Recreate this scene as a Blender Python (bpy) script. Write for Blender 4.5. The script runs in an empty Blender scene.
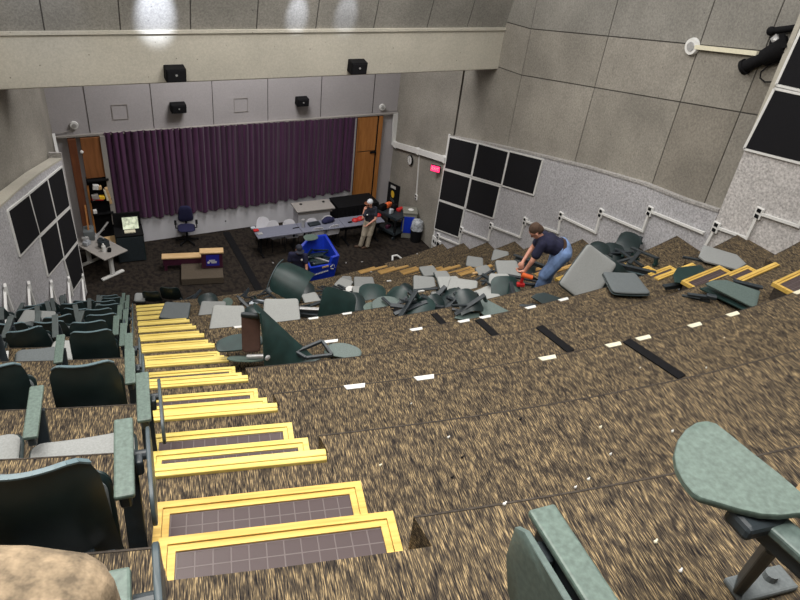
import bpy, bmesh, math, random
from mathutils import Vector, Matrix, Euler
random.seed(7)
C = bpy.context.scene.collection
R = math.radians
# ------------------------------------------------------------------ camera
CM = Matrix(((0.8777281977817124, -0.1855721094447578, 0.4417648729977071),
             (-0.46740736921810366, -0.5345296446548524, 0.7041366417008622),
             (0.1054682986469316, -0.8245247426132098, -0.555909513139631)))
CH = 10.861
F = 671.46
cam = bpy.data.cameras.new('camera'); cam.sensor_width = 36; cam.lens = F/800*36; cam.clip_start = .05
co = bpy.data.objects.new('camera', cam); C.objects.link(co)
bm_ = Matrix((CM.col[0], -CM.col[1], -CM.col[2])).transposed()
co.matrix_world = Matrix.Translation((0, 0, CH)) @ bm_.to_4x4()
bpy.context.scene.camera = co

# survey helpers: a sight line from the photographer's position, met with a real surface
def ray(x, y): return CM @ Vector((x-400, y-300, F))
def onz(x, y, z):
    v = ray(x, y); return v*((z-CH)/v.z)+Vector((0, 0, CH))
def ony(x, y, Y):
    v = ray(x, y); return v*(Y/v.y)+Vector((0, 0, CH))
def onpl(x, y, a, b):   # vertical plane x = a + b*y
    v = ray(x, y); return v*(a/(v.x-b*v.y))+Vector((0, 0, CH))
# tiers
DZ, Z0, C0, SP, RR, XC = .68, -.079, 15.802, 1.157, 19.319, 5.699
def zk(k): return 0 if k <= 0 else Z0+DZ*k
def yk(k, x): return C0-SP*k+RR-math.sqrt(RR*RR-(x-XC)**2)
def tier_at(x, y): return max(0, math.floor((C0+RR-math.sqrt(RR*RR-(x-XC)**2)-y)/SP))
def hit(px, py):
    for k in range(14, -1, -1):
        P = onz(px, py, zk(k))
        if P.y > -1 and abs(P.x-XC) < 15 and tier_at(P.x, P.y) == k: return P, k
    for k in range(14, 0, -1):       # a riser
        a, b = onz(px, py, zk(k)), onz(px, py, zk(k-1))
        if a.y <= yk(k, a.x) <= b.y+.2: return b, k-1
    return onz(px, py, 0), 0

# ------------------------------------------------------------------ materials
def newmat(name):
    m = bpy.data.materials.new(name); m.use_nodes = True
    return m, m.node_tree, m.node_tree.nodes['Principled BSDF']
def mat(name, col, rough=.6, metal=0, var=.12, scale=20, bump=.0, emit=0):
    m, nt, b = newmat(name)
    b.inputs['Roughness'].default_value = rough; b.inputs['Metallic'].default_value = metal
    tc = nt.nodes.new('ShaderNodeTexCoord'); n = nt.nodes.new('ShaderNodeTexNoise')
    n.inputs['Scale'].default_value = scale; n.inputs['Detail'].default_value = 4
    nt.links.new(tc.outputs['Object'], n.inputs['Vector'])
    r = nt.nodes.new('ShaderNodeValToRGB')
    r.color_ramp.elements[0].position = .3; r.color_ramp.elements[1].position = .7
    r.color_ramp.elements[0].color = (*[c*(1-var) for c in col], 1)
    r.color_ramp.elements[1].color = (*[min(1, c*(1+var)) for c in col], 1)
    nt.links.new(n.outputs['Fac'], r.inputs['Fac']); nt.links.new(r.outputs['Color'], b.inputs['Base Color'])
    if bump:
        bp = nt.nodes.new('ShaderNodeBump'); bp.inputs['Strength'].default_value = bump; bp.inputs['Distance'].default_value = .01
        nt.links.new(n.outputs['Fac'], bp.inputs['Height']); nt.links.new(bp.outputs['Normal'], b.inputs['Normal'])
    if emit:
        nt.links.new(r.outputs['Color'], b.inputs['Emission Color']); b.inputs['Emission Strength'].default_value = emit
    return m
def carpet(name, cols, sx, sy, bs=1):
    m, nt, b = newmat(name); b.inputs['Roughness'].default_value = .95
    b.inputs['Specular IOR Level'].default_value = .1
    N, L = nt.nodes.new, nt.links.new
    tc = N('ShaderNodeTexCoord'); mp = N('ShaderNodeMapping'); mp.inputs['Scale'].default_value = (sx, sy, sx)
    m0 = N('ShaderNodeMapping'); m0.inputs['Rotation'].default_value = (0, 0, R(13))
    L(tc.outputs['Object'], m0.inputs['Vector']); L(m0.outputs[0], mp.inputs['Vector'])
    n = N('ShaderNodeTexNoise'); n.inputs['Scale'].default_value = 1; n.inputs['Detail'].default_value = 2; n.inputs['Roughness'].default_value = .55
    L(mp.outputs[0], n.inputs['Vector'])
    r = N('ShaderNodeValToRGB'); e = r.color_ramp.elements
    e[0].position = .36; e[0].color = (*cols[0], 1); e[1].position = .66; e[1].color = (*cols[3], 1)
    a = e.new(.46); a.color = (*cols[1], 1); a = e.new(.55); a.color = (*cols[2], 1)
    L(n.outputs['Fac'], r.inputs['Fac'])
    n2 = N('ShaderNodeTexNoise'); n2.inputs['Scale'].default_value = 7*bs; n2.inputs['Detail'].default_value = 3
    mp2 = N('ShaderNodeMapping'); mp2.inputs['Scale'].default_value = (1.3, .8, 1)
    L(tc.outputs['Object'], mp2.inputs['Vector']); L(mp2.outputs[0], n2.inputs['Vector'])
    r2 = N('ShaderNodeValToRGB'); r2.color_ramp.elements[0].position = .38; r2.color_ramp.elements[1].position = .56
    r2.color_ramp.elements[0].color = (.5, .52, .6, 1); r2.color_ramp.elements[1].color = (1, 1, 1, 1)
    L(n2.outputs['Fac'], r2.inputs['Fac'])
    mx = N('ShaderNodeMix'); mx.data_type = 'RGBA'; mx.blend_type = 'MULTIPLY'; mx.inputs[0].default_value = 1
    L(r.outputs['Color'], mx.inputs[6]); L(r2.outputs['Color'], mx.inputs[7]); L(mx.outputs[2], b.inputs['Base Color'])
    bp = N('ShaderNodeBump'); bp.inputs['Strength'].default_value = .3; bp.inputs['Distance'].default_value = .006
    L(n.outputs['Fac'], bp.inputs['Height']); L(bp.outputs['Normal'], b.inputs['Normal'])
    return m
def concrete(name, col, blot=.16, grain=.18, pits=.5):
    m, nt, b = newmat(name); b.inputs['Roughness'].default_value = .9
    N, L = nt.nodes.new, nt.links.new
    tc = N('ShaderNodeTexCoord')
    n1 = N('ShaderNodeTexNoise'); n1.inputs['Scale'].default_value = .8; n1.inputs['Detail'].default_value = 6
    n2 = N('ShaderNodeTexNoise'); n2.inputs['Scale'].default_value = 26; n2.inputs['Detail'].default_value = 4; n2.inputs['Roughness'].default_value = .75
    v = N('ShaderNodeTexVoronoi'); v.inputs['Scale'].default_value = 4
    for q in (n1, n2, v): L(tc.outputs['Object'], q.inputs['Vector'])
    def ramp(src, a, b_, p0, p1):
        r = N('ShaderNodeValToRGB'); r.color_ramp.elements[0].position = p0; r.color_ramp.elements[1].position = p1
        r.color_ramp.elements[0].color = (a, a, a, 1); r.color_ramp.elements[1].color = (b_, b_, b_, 1)
        L(src, r.inputs['Fac']); return r.outputs['Color']
    c1 = ramp(n1.outputs['Fac'], 1-blot, 1+blot, .35, .65); c2 = ramp(n2.outputs['Fac'], 1-grain*1.4, 1+grain, .35, .65)
    c3 = ramp(v.outputs['Distance'], 1-pits, 1, .03, .07)
    cur = None
    base = N('ShaderNodeRGB'); base.outputs[0].default_value = (*col, 1); cur = base.outputs[0]
    for c in (c1, c2, c3):
        mx = N('ShaderNodeMix'); mx.data_type = 'RGBA'; mx.blend_type = 'MULTIPLY'; mx.inputs[0].default_value = 1; mx.clamp_result = False
        L(cur, mx.inputs[6]); L(c, mx.inputs[7]); cur = mx.outputs[2]
    L(cur, b.inputs['Base Color'])
    bp = N('ShaderNodeBump'); bp.inputs['Strength'].default_value = .25; bp.inputs['Distance'].default_value = .01
    L(n2.outputs['Fac'], bp.inputs['Height']); L(bp.outputs['Normal'], b.inputs['Normal'])
    return m
def wood(name, c1, c2, scale=(3, 40, 40), rough=.5):
    m, nt, b = newmat(name); b.inputs['Roughness'].default_value = rough
    N, L = nt.nodes.new, nt.links.new
    tc = N('ShaderNodeTexCoord'); mp = N('ShaderNodeMapping'); mp.inputs['Scale'].default_value = scale
    n = N('ShaderNodeTexNoise'); n.inputs['Scale'].default_value = 1; n.inputs['Detail'].default_value = 5; n.inputs['Distortion'].default_value = .6
    L(tc.outputs['Object'], mp.inputs['Vector']); L(mp.outputs[0], n.inputs['Vector'])
    r = N('ShaderNodeValToRGB'); r.color_ramp.elements[0].position = .35; r.color_ramp.elements[1].position = .65
    r.color_ramp.elements[0].color = (*c1, 1); r.color_ramp.elements[1].color = (*c2, 1)
    L(n.outputs['Fac'], r.inputs['Fac']); L(r.outputs['Color'], b.inputs['Base Color'])
    return m
def tiles(name, c1, cm, s):
    m, nt, b = newmat(name); b.inputs['Roughness'].default_value = .42
    N, L = nt.nodes.new, nt.links.new
    tc = N('ShaderNodeTexCoord'); br = N('ShaderNodeTexBrick'); br.offset = 0; br.squash = 1
    br.inputs['Scale'].default_value = 1; br.inputs['Brick Width'].default_value = s; br.inputs['Row Height'].default_value = s
    br.inputs['Mortar Size'].default_value = .0035; br.inputs['Mortar Smooth'].default_value = .3
    br.inputs['Color1'].default_value = (*c1, 1); br.inputs['Color2'].default_value = (*[c*1.08 for c in c1], 1); br.inputs['Mortar'].default_value = (*cm, 1)
    L(tc.outputs['Object'], br.inputs['Vector']); L(br.outputs['Color'], b.inputs['Base Color'])
    bp = N('ShaderNodeBump'); bp.inputs['Strength'].default_value = .6; bp.inputs['Distance'].default_value = .004
    L(br.outputs['Fac'], bp.inputs['Height']); L(bp.outputs['Normal'], b.inputs['Normal'])
    return m
def fabric_fold(name, c1, c2):
    m, nt, b = newmat(name); b.inputs['Roughness'].default_value = .85
    N, L = nt.nodes.new, nt.links.new
    tc = N('ShaderNodeTexCoord'); mp = N('ShaderNodeMapping'); mp.inputs['Scale'].default_value = (14, 14, .5)
    n = N('ShaderNodeTexNoise'); n.inputs['Scale'].default_value = 1; n.inputs['Detail'].default_value = 4
    L(tc.outputs['Object'], mp.inputs['Vector']); L(mp.outputs[0], n.inputs['Vector'])
    r = N('ShaderNodeValToRGB'); r.color_ramp.elements[0].position = .4; r.color_ramp.elements[1].position = .65
    r.color_ramp.elements[0].color = (*c1, 1); r.color_ramp.elements[1].color = (*c2, 1)
    L(n.outputs['Fac'], r.inputs['Fac']); L(r.outputs['Color'], b.inputs['Base Color'])
    b.inputs['Sheen Weight'].default_value = .2
    return m
M = {}
M['carpet'] = carpet('tier carpet', [(.022, .019, .018), (.075, .06, .044), (.12, .09, .054), (.40, .295, .16)], 250, 19, 2.4)
M['stage_carpet'] = carpet('stage carpet', [(.024, .019, .015), (.028, .022, .018), (.032, .026, .02), (.036, .029, .023)], 14, 14)
M['concrete'] = concrete('concrete', (.275, .257, .222))
M['beam'] = concrete('beam concrete', (.45, .425, .36), .08, .08, .6)
M['bulkhead'] = concrete('bulkhead concrete', (.25, .24, .215))
M['concrete_b'] = concrete('concrete darker', (.235, .216, .183))
M['concrete_c'] = concrete('concrete lighter', (.30, .28, .243))
M['near'] = concrete('near aggregate', (.52, .50, .49), .08, .3, .3)
M['liner'] = concrete('painted aggregate', (.46, .455, .475), .08, .28, .3)
M['liner_d'] = concrete('painted aggregate warm', (.40, .385, .37), .1, .3, .4)
M['header'] = concrete('header plaster', (.42, .40, .41), .05, .05, .05)
M['white_wall'] = mat('white wall', (.62, .62, .66), .7, scale=3, var=.05)
M['groove'] = mat('joint', (.055, .05, .045), .9)
M['pine'] = wood('pine', (.52, .32, .06), (.74, .50, .125), (2, 30, 30))
M['pine_light'] = wood('pine light', (.60, .44, .09), (.80, .64, .19), (2, 30, 30))
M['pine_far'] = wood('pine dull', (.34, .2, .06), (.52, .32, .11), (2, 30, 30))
M['rubber'] = tiles('rubber tread', (.058, .038, .038), (.125, .10, .098), .068)
M['shell'] = mat('dark green plastic', (.012, .024, .025), .38, var=.25, scale=6)
M['tab_edge'] = mat('dark tablet', (.045, .065, .075), .45)
M['shell_g'] = mat('green plastic', (.012, .034, .032), .45, var=.25, scale=6)
M['edge'] = mat('shell edge', (.10, .15, .17), .4)
M['frame'] = mat('dark enamel', (.022, .03, .036), .45, var=.2)
M['laminate'] = mat('green laminate', (.092, .132, .113), .5, var=.25, scale=60)
M['laminate_d'] = mat('green laminate dull', (.085, .12, .11), .5, var=.2, scale=60)
M['fabric'] = mat('grey fabric', (.27, .28, .275), .95, var=.10, scale=90, bump=.2)
M['fabric_l'] = mat('pale grey fabric', (.34, .35, .34), .95, var=.10, scale=90, bump=.2)
M['fabric_d'] = mat('dark grey fabric', (.13, .145, .15), .95, var=.12, scale=90)
M['black'] = mat('black', (.008, .008, .009), .8, var=.2)
M['panel'] = mat('acoustic black', (.013, .013, .015), .95, var=.3, scale=120)
M['white'] = mat('white paint', (.72, .72, .70), .5, var=.04)
M['cream'] = mat('cream', (.72, .68, .52), .6, var=.06)
M['purple'] = fabric_fold('purple velour', (.036, .005, .034), (.07, .012, .064))
M['shade_and_step'] = mat('edge shade and step brown', (.045, .036, .028), .95, var=.5, scale=40)  # dark brown for the painted shade at tier edges and the step boxes
M['platform'] = mat('brown carpet', (.075, .058, .04), .95)
M['laminate_k'] = mat('dark laminate', (.07, .085, .085), .5)
M['door'] = wood('orange door', (.33, .125, .028), (.45, .19, .05), (12, 12, 1.2))
M['door_l'] = wood('brown door', (.20, .075, .025), (.29, .115, .04), (12, 12, 1.2))
M['red_wood'] = wood('red wood', (.13, .042, .018), (.19, .065, .026), (12, 12, 1.2))
M['tan_wood'] = wood('tan wood', (.55, .36, .17), (.68, .47, .25), (3, 30, 30))
M['maroon'] = mat('maroon laminate', (.055, .01, .028), .5)
M['grey_table'] = mat('grey table', (.17, .18, .23), .5, var=.05)
M['greige'] = mat('greige laminate', (.33, .31, .29), .5, var=.06)
M['metal'] = mat('pale metal', (.5, .5, .5), .35, .4)
M['blue'] = mat('blue plastic', (.008, .035, .42), .4, var=.1)
M['blue_d'] = mat('navy fabric', (.012, .013, .055), .9)
M['red'] = mat('red', (.5, .02, .02), .5)
M['orange'] = mat('orange', (.85, .16, .04), .5)
M['exit'] = mat('exit sign glow', (1, .03, .12), .5, emit=1.6)
M['yellow'] = mat('yellow', (.9, .55, .03), .5)
M['skin'] = mat('skin', (.56, .27, .19), .55, var=.08)
M['navy'] = mat('navy shirt', (.009, .010, .035), .9, var=.2, bump=.3, scale=12)
M['slate'] = mat('slate shirt', (.022, .025, .04), .9, var=.2, bump=.3, scale=12)
M['jeans'] = mat('blue jeans', (.15, .235, .43), .9, var=.3, scale=9, bump=.3)
M['khaki'] = mat('khaki trousers', (.42, .37, .29), .9, var=.15, scale=9)
M['hair'] = mat('brown hair', (.07, .04, .025), .9)
M['leather'] = mat('belt leather', (.06, .03, .015), .6)
M['screen'] = mat('screen picture', (.55, .6, .45), .5, var=.5, scale=9, emit=.5)
M['clear'] = mat('clear bag', (.35, .37, .4), .25, var=.4, scale=14)
M['stone'] = concrete('rough stone', (.22, .165, .105), .5, .4, .6)
M['brown_leather'] = mat('brown underside', (.06, .028, .02), .6)
M['gray_bin'] = mat('grey plastic', (.20, .20, .17), .6)
M['glass'] = mat('pale glass', (.5, .55, .6), .15)
M['sign_blue'] = mat('sign blue', (.02, .02, .30), .5)

for k_ in ('black', 'panel', 'fabric_d'): M[k_].node_tree.nodes['Principled BSDF'].inputs['Specular IOR Level'].default_value = .12
# ------------------------------------------------------------------ object helpers
def tag(o, label=None, cat=None, group=None, kind=None):
    if label: o['label'] = label
    if cat: o['category'] = cat
    if group: o['group'] = group
    if kind: o['kind'] = kind
    return o
def empty(name, loc, label=None, cat=None, group=None, rot=(0, 0, 0)):
    o = bpy.data.objects.new(name, None); C.objects.link(o); o.empty_display_size = .1
    o.location = loc; o.rotation_euler = rot
    return tag(o, label, cat, group)
class MB:
    def __init__(s): s.bm = bmesh.new()
    def box(s, c, d, rot=None, bev=0, seg=2):
        r = bmesh.ops.create_cube(s.bm, size=1); v = r['verts']
        m = Matrix.Diagonal((*d, 1))
        bmesh.ops.transform(s.bm, matrix=m, verts=v)
        if bev:
            es = list({e for q in v for e in q.link_edges})
            rr = bmesh.ops.bevel(s.bm, geom=es, offset=bev, segments=seg, affect='EDGES', profile=.5)
            v = list({q for f in rr['faces'] for q in f.verts} | {q for q in v if q.is_valid})
        m = Matrix.Translation(c) @ (Euler(rot).to_matrix().to_4x4() if rot is not None else Matrix())
        bmesh.ops.transform(s.bm, matrix=m, verts=v); return s
    def bar(s, a, b, w, h=None, up=(0, 0, 1), bev=0):   # rectangular bar a->b
        a, b = Vector(a), Vector(b); d = b-a; h = h or w
        x = d.normalized(); u = Vector(up)
        y = u.cross(x)
        if y.length < 1e-4: y = Vector((0, 1, 0)).cross(x)
        y.normalize(); z = x.cross(y)
        rm = Matrix((x, y, z)).transposed()
        return s.box((a+b)/2, (d.length, w, h), rm.to_euler(), bev)
    def cyl(s, a, b, r1, r2=None, n=12, cap=True):
        a, b = Vector(a), Vector(b); r2 = r1 if r2 is None else r2
        d = b-a; q = d.to_track_quat('Z', 'Y').to_matrix().to_4x4()
        bmesh.ops.create_cone(s.bm, cap_ends=cap, segments=n, radius1=r1, radius2=r2, depth=d.length, matrix=Matrix.Translation((a+b)/2) @ q)
        return s
    def tube(s, pts, r, n=8):
        for a, b in zip(pts[:-1], pts[1:]): s.cyl(a, b, r, n=n)
        for p in pts[1:-1]: s.sph(p, r, n)
        return s
    def sph(s, c, r, n=12, sc=(1, 1, 1)):
        m = max(5, n*2//3); c = Vector(c); V = []
        for j in range(1, m):
            t = math.pi*j/m
            V.append([s.bm.verts.new((c.x+r*sc[0]*math.sin(t)*math.cos(2*math.pi*i/n), c.y+r*sc[1]*math.sin(t)*math.sin(2*math.pi*i/n), c.z+r*sc[2]*math.cos(t))) for i in range(n)])
        a, z = s.bm.verts.new((c.x, c.y, c.z+r*sc[2])), s.bm.verts.new((c.x, c.y, c.z-r*sc[2]))
        for i in range(n):
            k = (i+1) % n; s.bm.faces.new((a, V[0][i], V[0][k])); s.bm.faces.new((z, V[-1][k], V[-1][i]))
            for A, B in zip(V[:-1], V[1:]): s.bm.faces.new((A[i], B[i], B[k], A[k]))
        return s
    def poly(s, pts, thick, nrm):    # planar polygon extruded along -nrm
        nrm = Vector(nrm).normalized()
        a = [s.bm.verts.new(p) for p in pts]; b = [s.bm.verts.new(Vector(p)-nrm*thick) for p in pts]
        s.bm.faces.new(a); s.bm.faces.new(b[::-1])
        for i in range(len(a)):
            j = (i+1) % len(a); s.bm.faces.new((a[j], a[i], b[i], b[j]))
        return s
    def pad(s, out, t, dome=.01, bendx=0, bendy=0, rim=.012, twist=0):   # soft-edged slab lying in xy, z from 0 to t
        out = [Vector(p) for p in out]; n = len(out)
        def ring(k, z):
            r = []
            for p in out:
                q = p*k; zz = z+bendx*q.x*q.x+bendy*q.y*q.y+twist*q.x*q.y
                r.append(s.bm.verts.new((q.x, q.y, zz)))
            return r
        L = max(p.length for p in out); kr = 1-rim/L
        rs = [ring(.35, 0), ring(.7, 0), ring(kr, 0), ring(1, rim*.6), ring(1, t-rim*.6), ring(kr, t), ring(.85, t+dome*.45), ring(.6, t+dome*.8), ring(.3, t+dome)]
        for A, B in zip(rs[:-1], rs[1:]):
            for i in range(n):
                j = (i+1) % n; s.bm.faces.new((A[i], A[j], B[j], B[i]))
        s.bm.faces.new(rs[0][::-1]); s.bm.faces.new(rs[-1]); return s
    def grid(s, f, nu, nv, thick=0, ax=(0, 1, 0)):
        V = [[s.bm.verts.new(f(i/nu, j/nv)) for j in range(nv+1)] for i in range(nu+1)]
        for i in range(nu):
            for j in range(nv): s.bm.faces.new((V[i][j], V[i+1][j], V[i+1][j+1], V[i][j+1]))
        if thick:
            g = s.bm.faces[:]
            bmesh.ops.recalc_face_normals(s.bm, faces=g)
            bmesh.ops.solidify(s.bm, geom=g, thickness=thick)
        return s
    def build(s, name, m, parent=None, loc=(0, 0, 0), rot=None, smooth=None, label=None, mx=None):
        bmesh.ops.recalc_face_normals(s.bm, faces=s.bm.faces[:])
        if mx is not None: bmesh.ops.transform(s.bm, matrix=mx, verts=s.bm.verts[:])
        me = bpy.data.meshes.new(name); s.bm.to_mesh(me); s.bm.free()
        if smooth is not None:
            me.polygons.foreach_set('use_smooth', [True]*len(me.polygons))
            me.set_sharp_from_angle(angle=R(smooth))
        o = bpy.data.objects.new(name, me); C.objects.link(o)
        me.materials.append(M[m] if isinstance(m, str) else m)
        o.parent = parent; o.location = loc
        if rot is not None: o.rotation_euler = rot
        if label: o['label'] = label
        return o
def S(o): o['kind'] = 'structure'; return o
def rrect(w, d, r=.05, n=4, top=1.0):      # rounded rectangle, far side width factor
    pts = []
    for cx, cy, a0 in ((w/2-r, d/2-r, 0), (-w/2+r, d/2-r, 90), (-w/2+r, -d/2+r, 180), (w/2-r, -d/2+r, 270)):
        for i in range(n+1):
            a = R(a0+90*i/n); x, y = cx+r*math.cos(a), cy+r*math.sin(a)
            k = 1+(top-1)*(y/d+.5); pts.append((x*k, y))
    # densify the long sides
    out = []
    for i, p in enumerate(pts):
        q = pts[(i+1) % len(pts)]; out.append(p); dl = math.dist(p, q); m = int(dl/.07)
        for j in range(1, m): out.append((p[0]+(q[0]-p[0])*j/m, p[1]+(q[1]-p[1])*j/m))
    return [(a, b, 0) for a, b in out]
def dshape(w, d):     # writing tablet: round nose, straight side, tapered tail
    pts = [(-.5, -.42), (-.30, -.5), (.1, -.46), (.36, -.36), (.47, -.18), (.5, .05), (.45, .27), (.32, .42), (.12, .5), (-.1, .5), (-.3, .38), (-.5, .1)]
    r = []
    for i in range(len(pts)):      # Catmull-Rom
        p0, p1, p2, p3 = [Vector((*pts[(i+k) % len(pts)], 0)) for k in (-1, 0, 1, 2)]
        for t in (0, .33, .66):
            q = .5*((2*p1)+(p2-p0)*t+(2*p0-5*p1+4*p2-p3)*t*t+(3*p1-p0-3*p2+p3)*t**3)
            r.append((q.x*w, q.y*d, 0))
    return r
def copytree(o, parent=None):
    c = o.copy(); C.objects.link(c); c.parent = parent
    for ch in [q for q in bpy.data.objects if q.parent == o]: copytree(ch, c)
    return c

# ------------------------------------------------------------------ floor and seating tiers
b = MB()
b.box((5.5, 15.2, -.1), (18, 9.4, .2))
floor = S(b.build('floor', 'stage_carpet'))
AM, LX, AW = .107, -.013+.03, .86      # aisle skew, left edge, width
TR = .37; NT = -.14; ST = DZ/3
def aisles(k):
    y = yk(k, .8)
    return [(-.013+AM*y+.0, .835+AM*y+(.04 if k == 13 else .02)), (7.68, 8.62)]
for k in range(1, 15):
    b = MB(); xs = {-5.5+.4*i for i in range(45)}
    al = aisles(k)
    for a0, a1 in al: xs |= {a0, a1}
    xs = sorted(xs); z1, z0 = zk(k), zk(k-1)-.1
    def inn(x): return any(a0-1e-6 <= x <= a1+1e-6 for a0, a1 in al) and k > 0
    for x0, x1 in zip(xs[:-1], xs[1:]):
        s = inn((x0+x1)/2)
        e0, e1 = yk(k, x0)+(NT if s else 0), yk(k, x1)+(NT if s else 0)
        r0, r1 = yk(k+1, x0)-.6, yk(k+1, x1)-.6
        V = [b.bm.verts.new(p) for p in ((x0, e0, z1), (x1, e1, z1), (x1, r1, z1), (x0, r0, z1), (x0, e0, z0), (x1, e1, z0))]
        b.bm.faces.new((V[0], V[1], V[2], V[3])); b.bm.faces.new((V[0], V[4], V[5], V[1]))
        for xa in (x0, x1):
            if any(abs(xa-q) < 1e-6 for pr in al for q in pr):
                W = [b.bm.verts.new(p) for p in ((xa, yk(k, xa)+NT, z1), (xa, yk(k, xa), z1), (xa, yk(k, xa), z0), (xa, yk(k, xa)+NT, z0))]
                b.bm.faces.new(W)
    bmesh.ops.remove_doubles(b.bm, verts=b.bm.verts[:], dist=1e-5)
    S(b.build('tier', 'carpet', floor))
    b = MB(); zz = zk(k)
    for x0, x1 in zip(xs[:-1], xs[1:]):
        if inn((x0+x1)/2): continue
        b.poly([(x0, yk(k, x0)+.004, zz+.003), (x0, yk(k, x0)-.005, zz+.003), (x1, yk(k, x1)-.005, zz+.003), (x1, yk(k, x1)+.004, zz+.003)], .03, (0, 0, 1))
    S(b.build('edge_shade_strip', 'shade_and_step', floor))  # thin dark strip painting in the shade that sets off each tier edge

ordn = ['first', 'second', 'third', 'fourth', 'fifth', 'sixth', 'seventh', 'eighth', 'ninth', 'tenth', 'eleventh', 'twelfth', 'thirteenth', 'fourteenth']
# ------------------------------------------------------------------ aisle steps
def step(k, i, x0, x1, side, pine, trim_w=.064):
    """i=1,2: framed boxes in front of tier k"""
    z = zk(k)-ST*i; off = .22+.38*(i-1)
    y0, y1 = yk(k, x0)+off, yk(k, x1)+off
    ux = Vector((x1-x0, y1-y0, 0)); W = ux.length; ang = math.atan2(ux.y, ux.x); dep = .40 if i == 2 else .38
    n = 3*(13-k)+i+1
    lab = f"pine-framed {side} aisle step, {'upper' if i == 1 else 'lower'} one at the {ordn[13-k]} tier edge down"
    t = empty('aisle_step', (x0, y0, z-ST), lab, 'step', f'pine framed steps in the {side} aisle', (0, 0, ang))
    b = MB(); b.box((W/2, -dep/2-.02, ST/2-.01-.02), (W-.02, dep-.04, ST-.04)); b.build('step_box', 'shade_and_step', t)
    b = MB(); b.box((W/2, -dep/2-.02, ST-.022), (W-.04, dep-.03, .012)); b.build('rubber_mat', 'rubber', t)
    b = MB()
    w = trim_w
    # front bar with mitred ends, side returns
    def ml(p, zt, h): b.poly([(q[0], q[1], zt) for q in p], h, (0, 0, 1))
    for zt, a, c in ((ST, 0, w*.52), (ST-.008, w*.55, w)):
        ml([(a, -a), (a, -dep+.03), (c, -dep+.03), (c, -c), ], zt, .05)
        ml([(a, -a), (c, -c), (W-c, -c), (W-a, -a)], zt, .05)
        ml([(W-a, -a), (W-c, -c), (W-c, -dep+.03), (W-a, -dep+.03)], zt, .05)
    b.build('pine_trim', pine, t)
def nosing(k, x0, x1, side, pine):
    z = zk(k)+.012; y0, y1 = yk(k, x0)+NT+.01, yk(k, x1)+NT+.01
    ux = Vector((x1-x0, y1-y0, 0)); W = ux.length; ang = math.atan2(ux.y, ux.x)
    b = MB(); b.box((W/2, -.018, 0), (W, .045, .026), bev=.003, seg=1); b.box((W/2, -.058, -.003), (W, .03, .024), bev=.003, seg=1); b.box((W/2, -.002, -.05), (W, .02, .1))
    o = b.build('step_nosing', pine, None, (x0, y0, z), (0, 0, ang))
    tag(o, f"straight pine nosing board of the {side} aisle at the {ordn[13-k]} tier edge down", 'step nosing', f'pine nosing boards of the {side} aisle')
for k in range(13, 0, -1):
    (a0, a1), (r0, r1) = aisles(k)
    lx_ = lambda off: (-.013+AM*(yk(k, .8)+off), .835+AM*(yk(k, .8)+off)+(.06 if k == 13 else .02))
    pn = 'pine_light' if k < 13 else 'pine'
    if k < 13: nosing(k, *lx_(NT), 'left', pn)
    if k > 2 or True:
        step(k, 1, *lx_(.22), 'left', pn); step(k, 2, *lx_(.6), 'left', pn)
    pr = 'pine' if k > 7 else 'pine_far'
    if k <= 11:
        if k < 11: nosing(k, r0, r1, 'right', pr)
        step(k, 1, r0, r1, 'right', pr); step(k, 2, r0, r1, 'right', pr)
# bare rubber where the top nosing was torn off
(a0, a1), _ = aisles(13)
zt = zk(13)-ST
b = MB(); pa = [(a0+.01, yk(13, a0)+.05), (a1-.03, yk(13, a1)+.05), (a1-.03, yk(13, a1)-.16), (a0+.01, yk(13, a0)-.16)]
# ------------------------------------------------------------------ walls
ZT = 13.5
b = MB(); b.box((5.8, 19.43, 4.9), (14, .3, 9.8)); S(b.build('wall_back', 'header'))
b = MB(); b.box((5.85, 19.26, .62), (8.6, .05, 1.25)); S(b.build('trim_1', 'white_wall'))      # white low wall under the curtain
# header: flush seams and the row of square hatches
b = MB()
for px in (86, 152, 213, 268, 321, 373): 
    p = ony(px, 105, 19.26); b.box((p.x, 19.275, 5), (.015, .012, 2.9))
S(b.build('trim_2', 'groove'))
for px, py in ((120, 112), (241, 105)):
    p = ony(px, py, 19.27); b = MB()
    for dx, dz_, w, h in ((0, .2, .42, .01), (0, -.2, .42, .01), (.2, 0, .01, .42), (-.2, 0, .01, .42)): b.box((p.x+dx, 19.27, p.z+dz_), (w, .012, h))
    tag(b.build('access_hatch', 'greige'), f"square hatch in the grey header {'left' if px < 200 else 'right'} of the left small speaker", 'hatch')
b = MB(); b.box((5.8, 19.22, 3.52), (10.6, .1, .05)); S(b.build('trim_3', 'greige'))

# right stage side wall and raked upper wall (x = A + B*y)
LA, LB = 10.612-.065*10, .065
UA = LA+.1
SX = 11.04          # stage part of the right wall
NX_ = Vector((-1, 0, 0))
def prism(name, pts, thick, nrm, m, parent=None):
    b = MB(); b.poly(pts, thick, nrm); return b.build(name, m, parent)
NR = Vector((-1, LB, 0)).normalized()
def up(y, z, off=0): return Vector((SX if y > 15.8 else UA+LB*y, y, z))+NR*off
S(prism('wall_right_upper', [up(15.8, -.2), up(-3, -.2), up(-3, 15), up(15.8, 15)], .3, NR, 'groove'))
S(prism('wall_right_stage', [up(19.4, -.2), up(15.81, -.2), up(15.81, 15), up(19.4, 15)], .3, NX_, 'groove'))
wr = bpy.data.objects['wall_right_upper']
ycols = [19.35, 15.8]+[onpl(*q, UA, LB).y for q in ((520, 85), (597, 80), (682, 98))]+[6.9, 4.5]
s1 = lambda y: 6.3+.2*(14.5-y) if y < 14.5 else 6.3
s2 = lambda y: 7.42+.185*(14.4-y) if y < 14.4 else 7.42
g = .012
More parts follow.
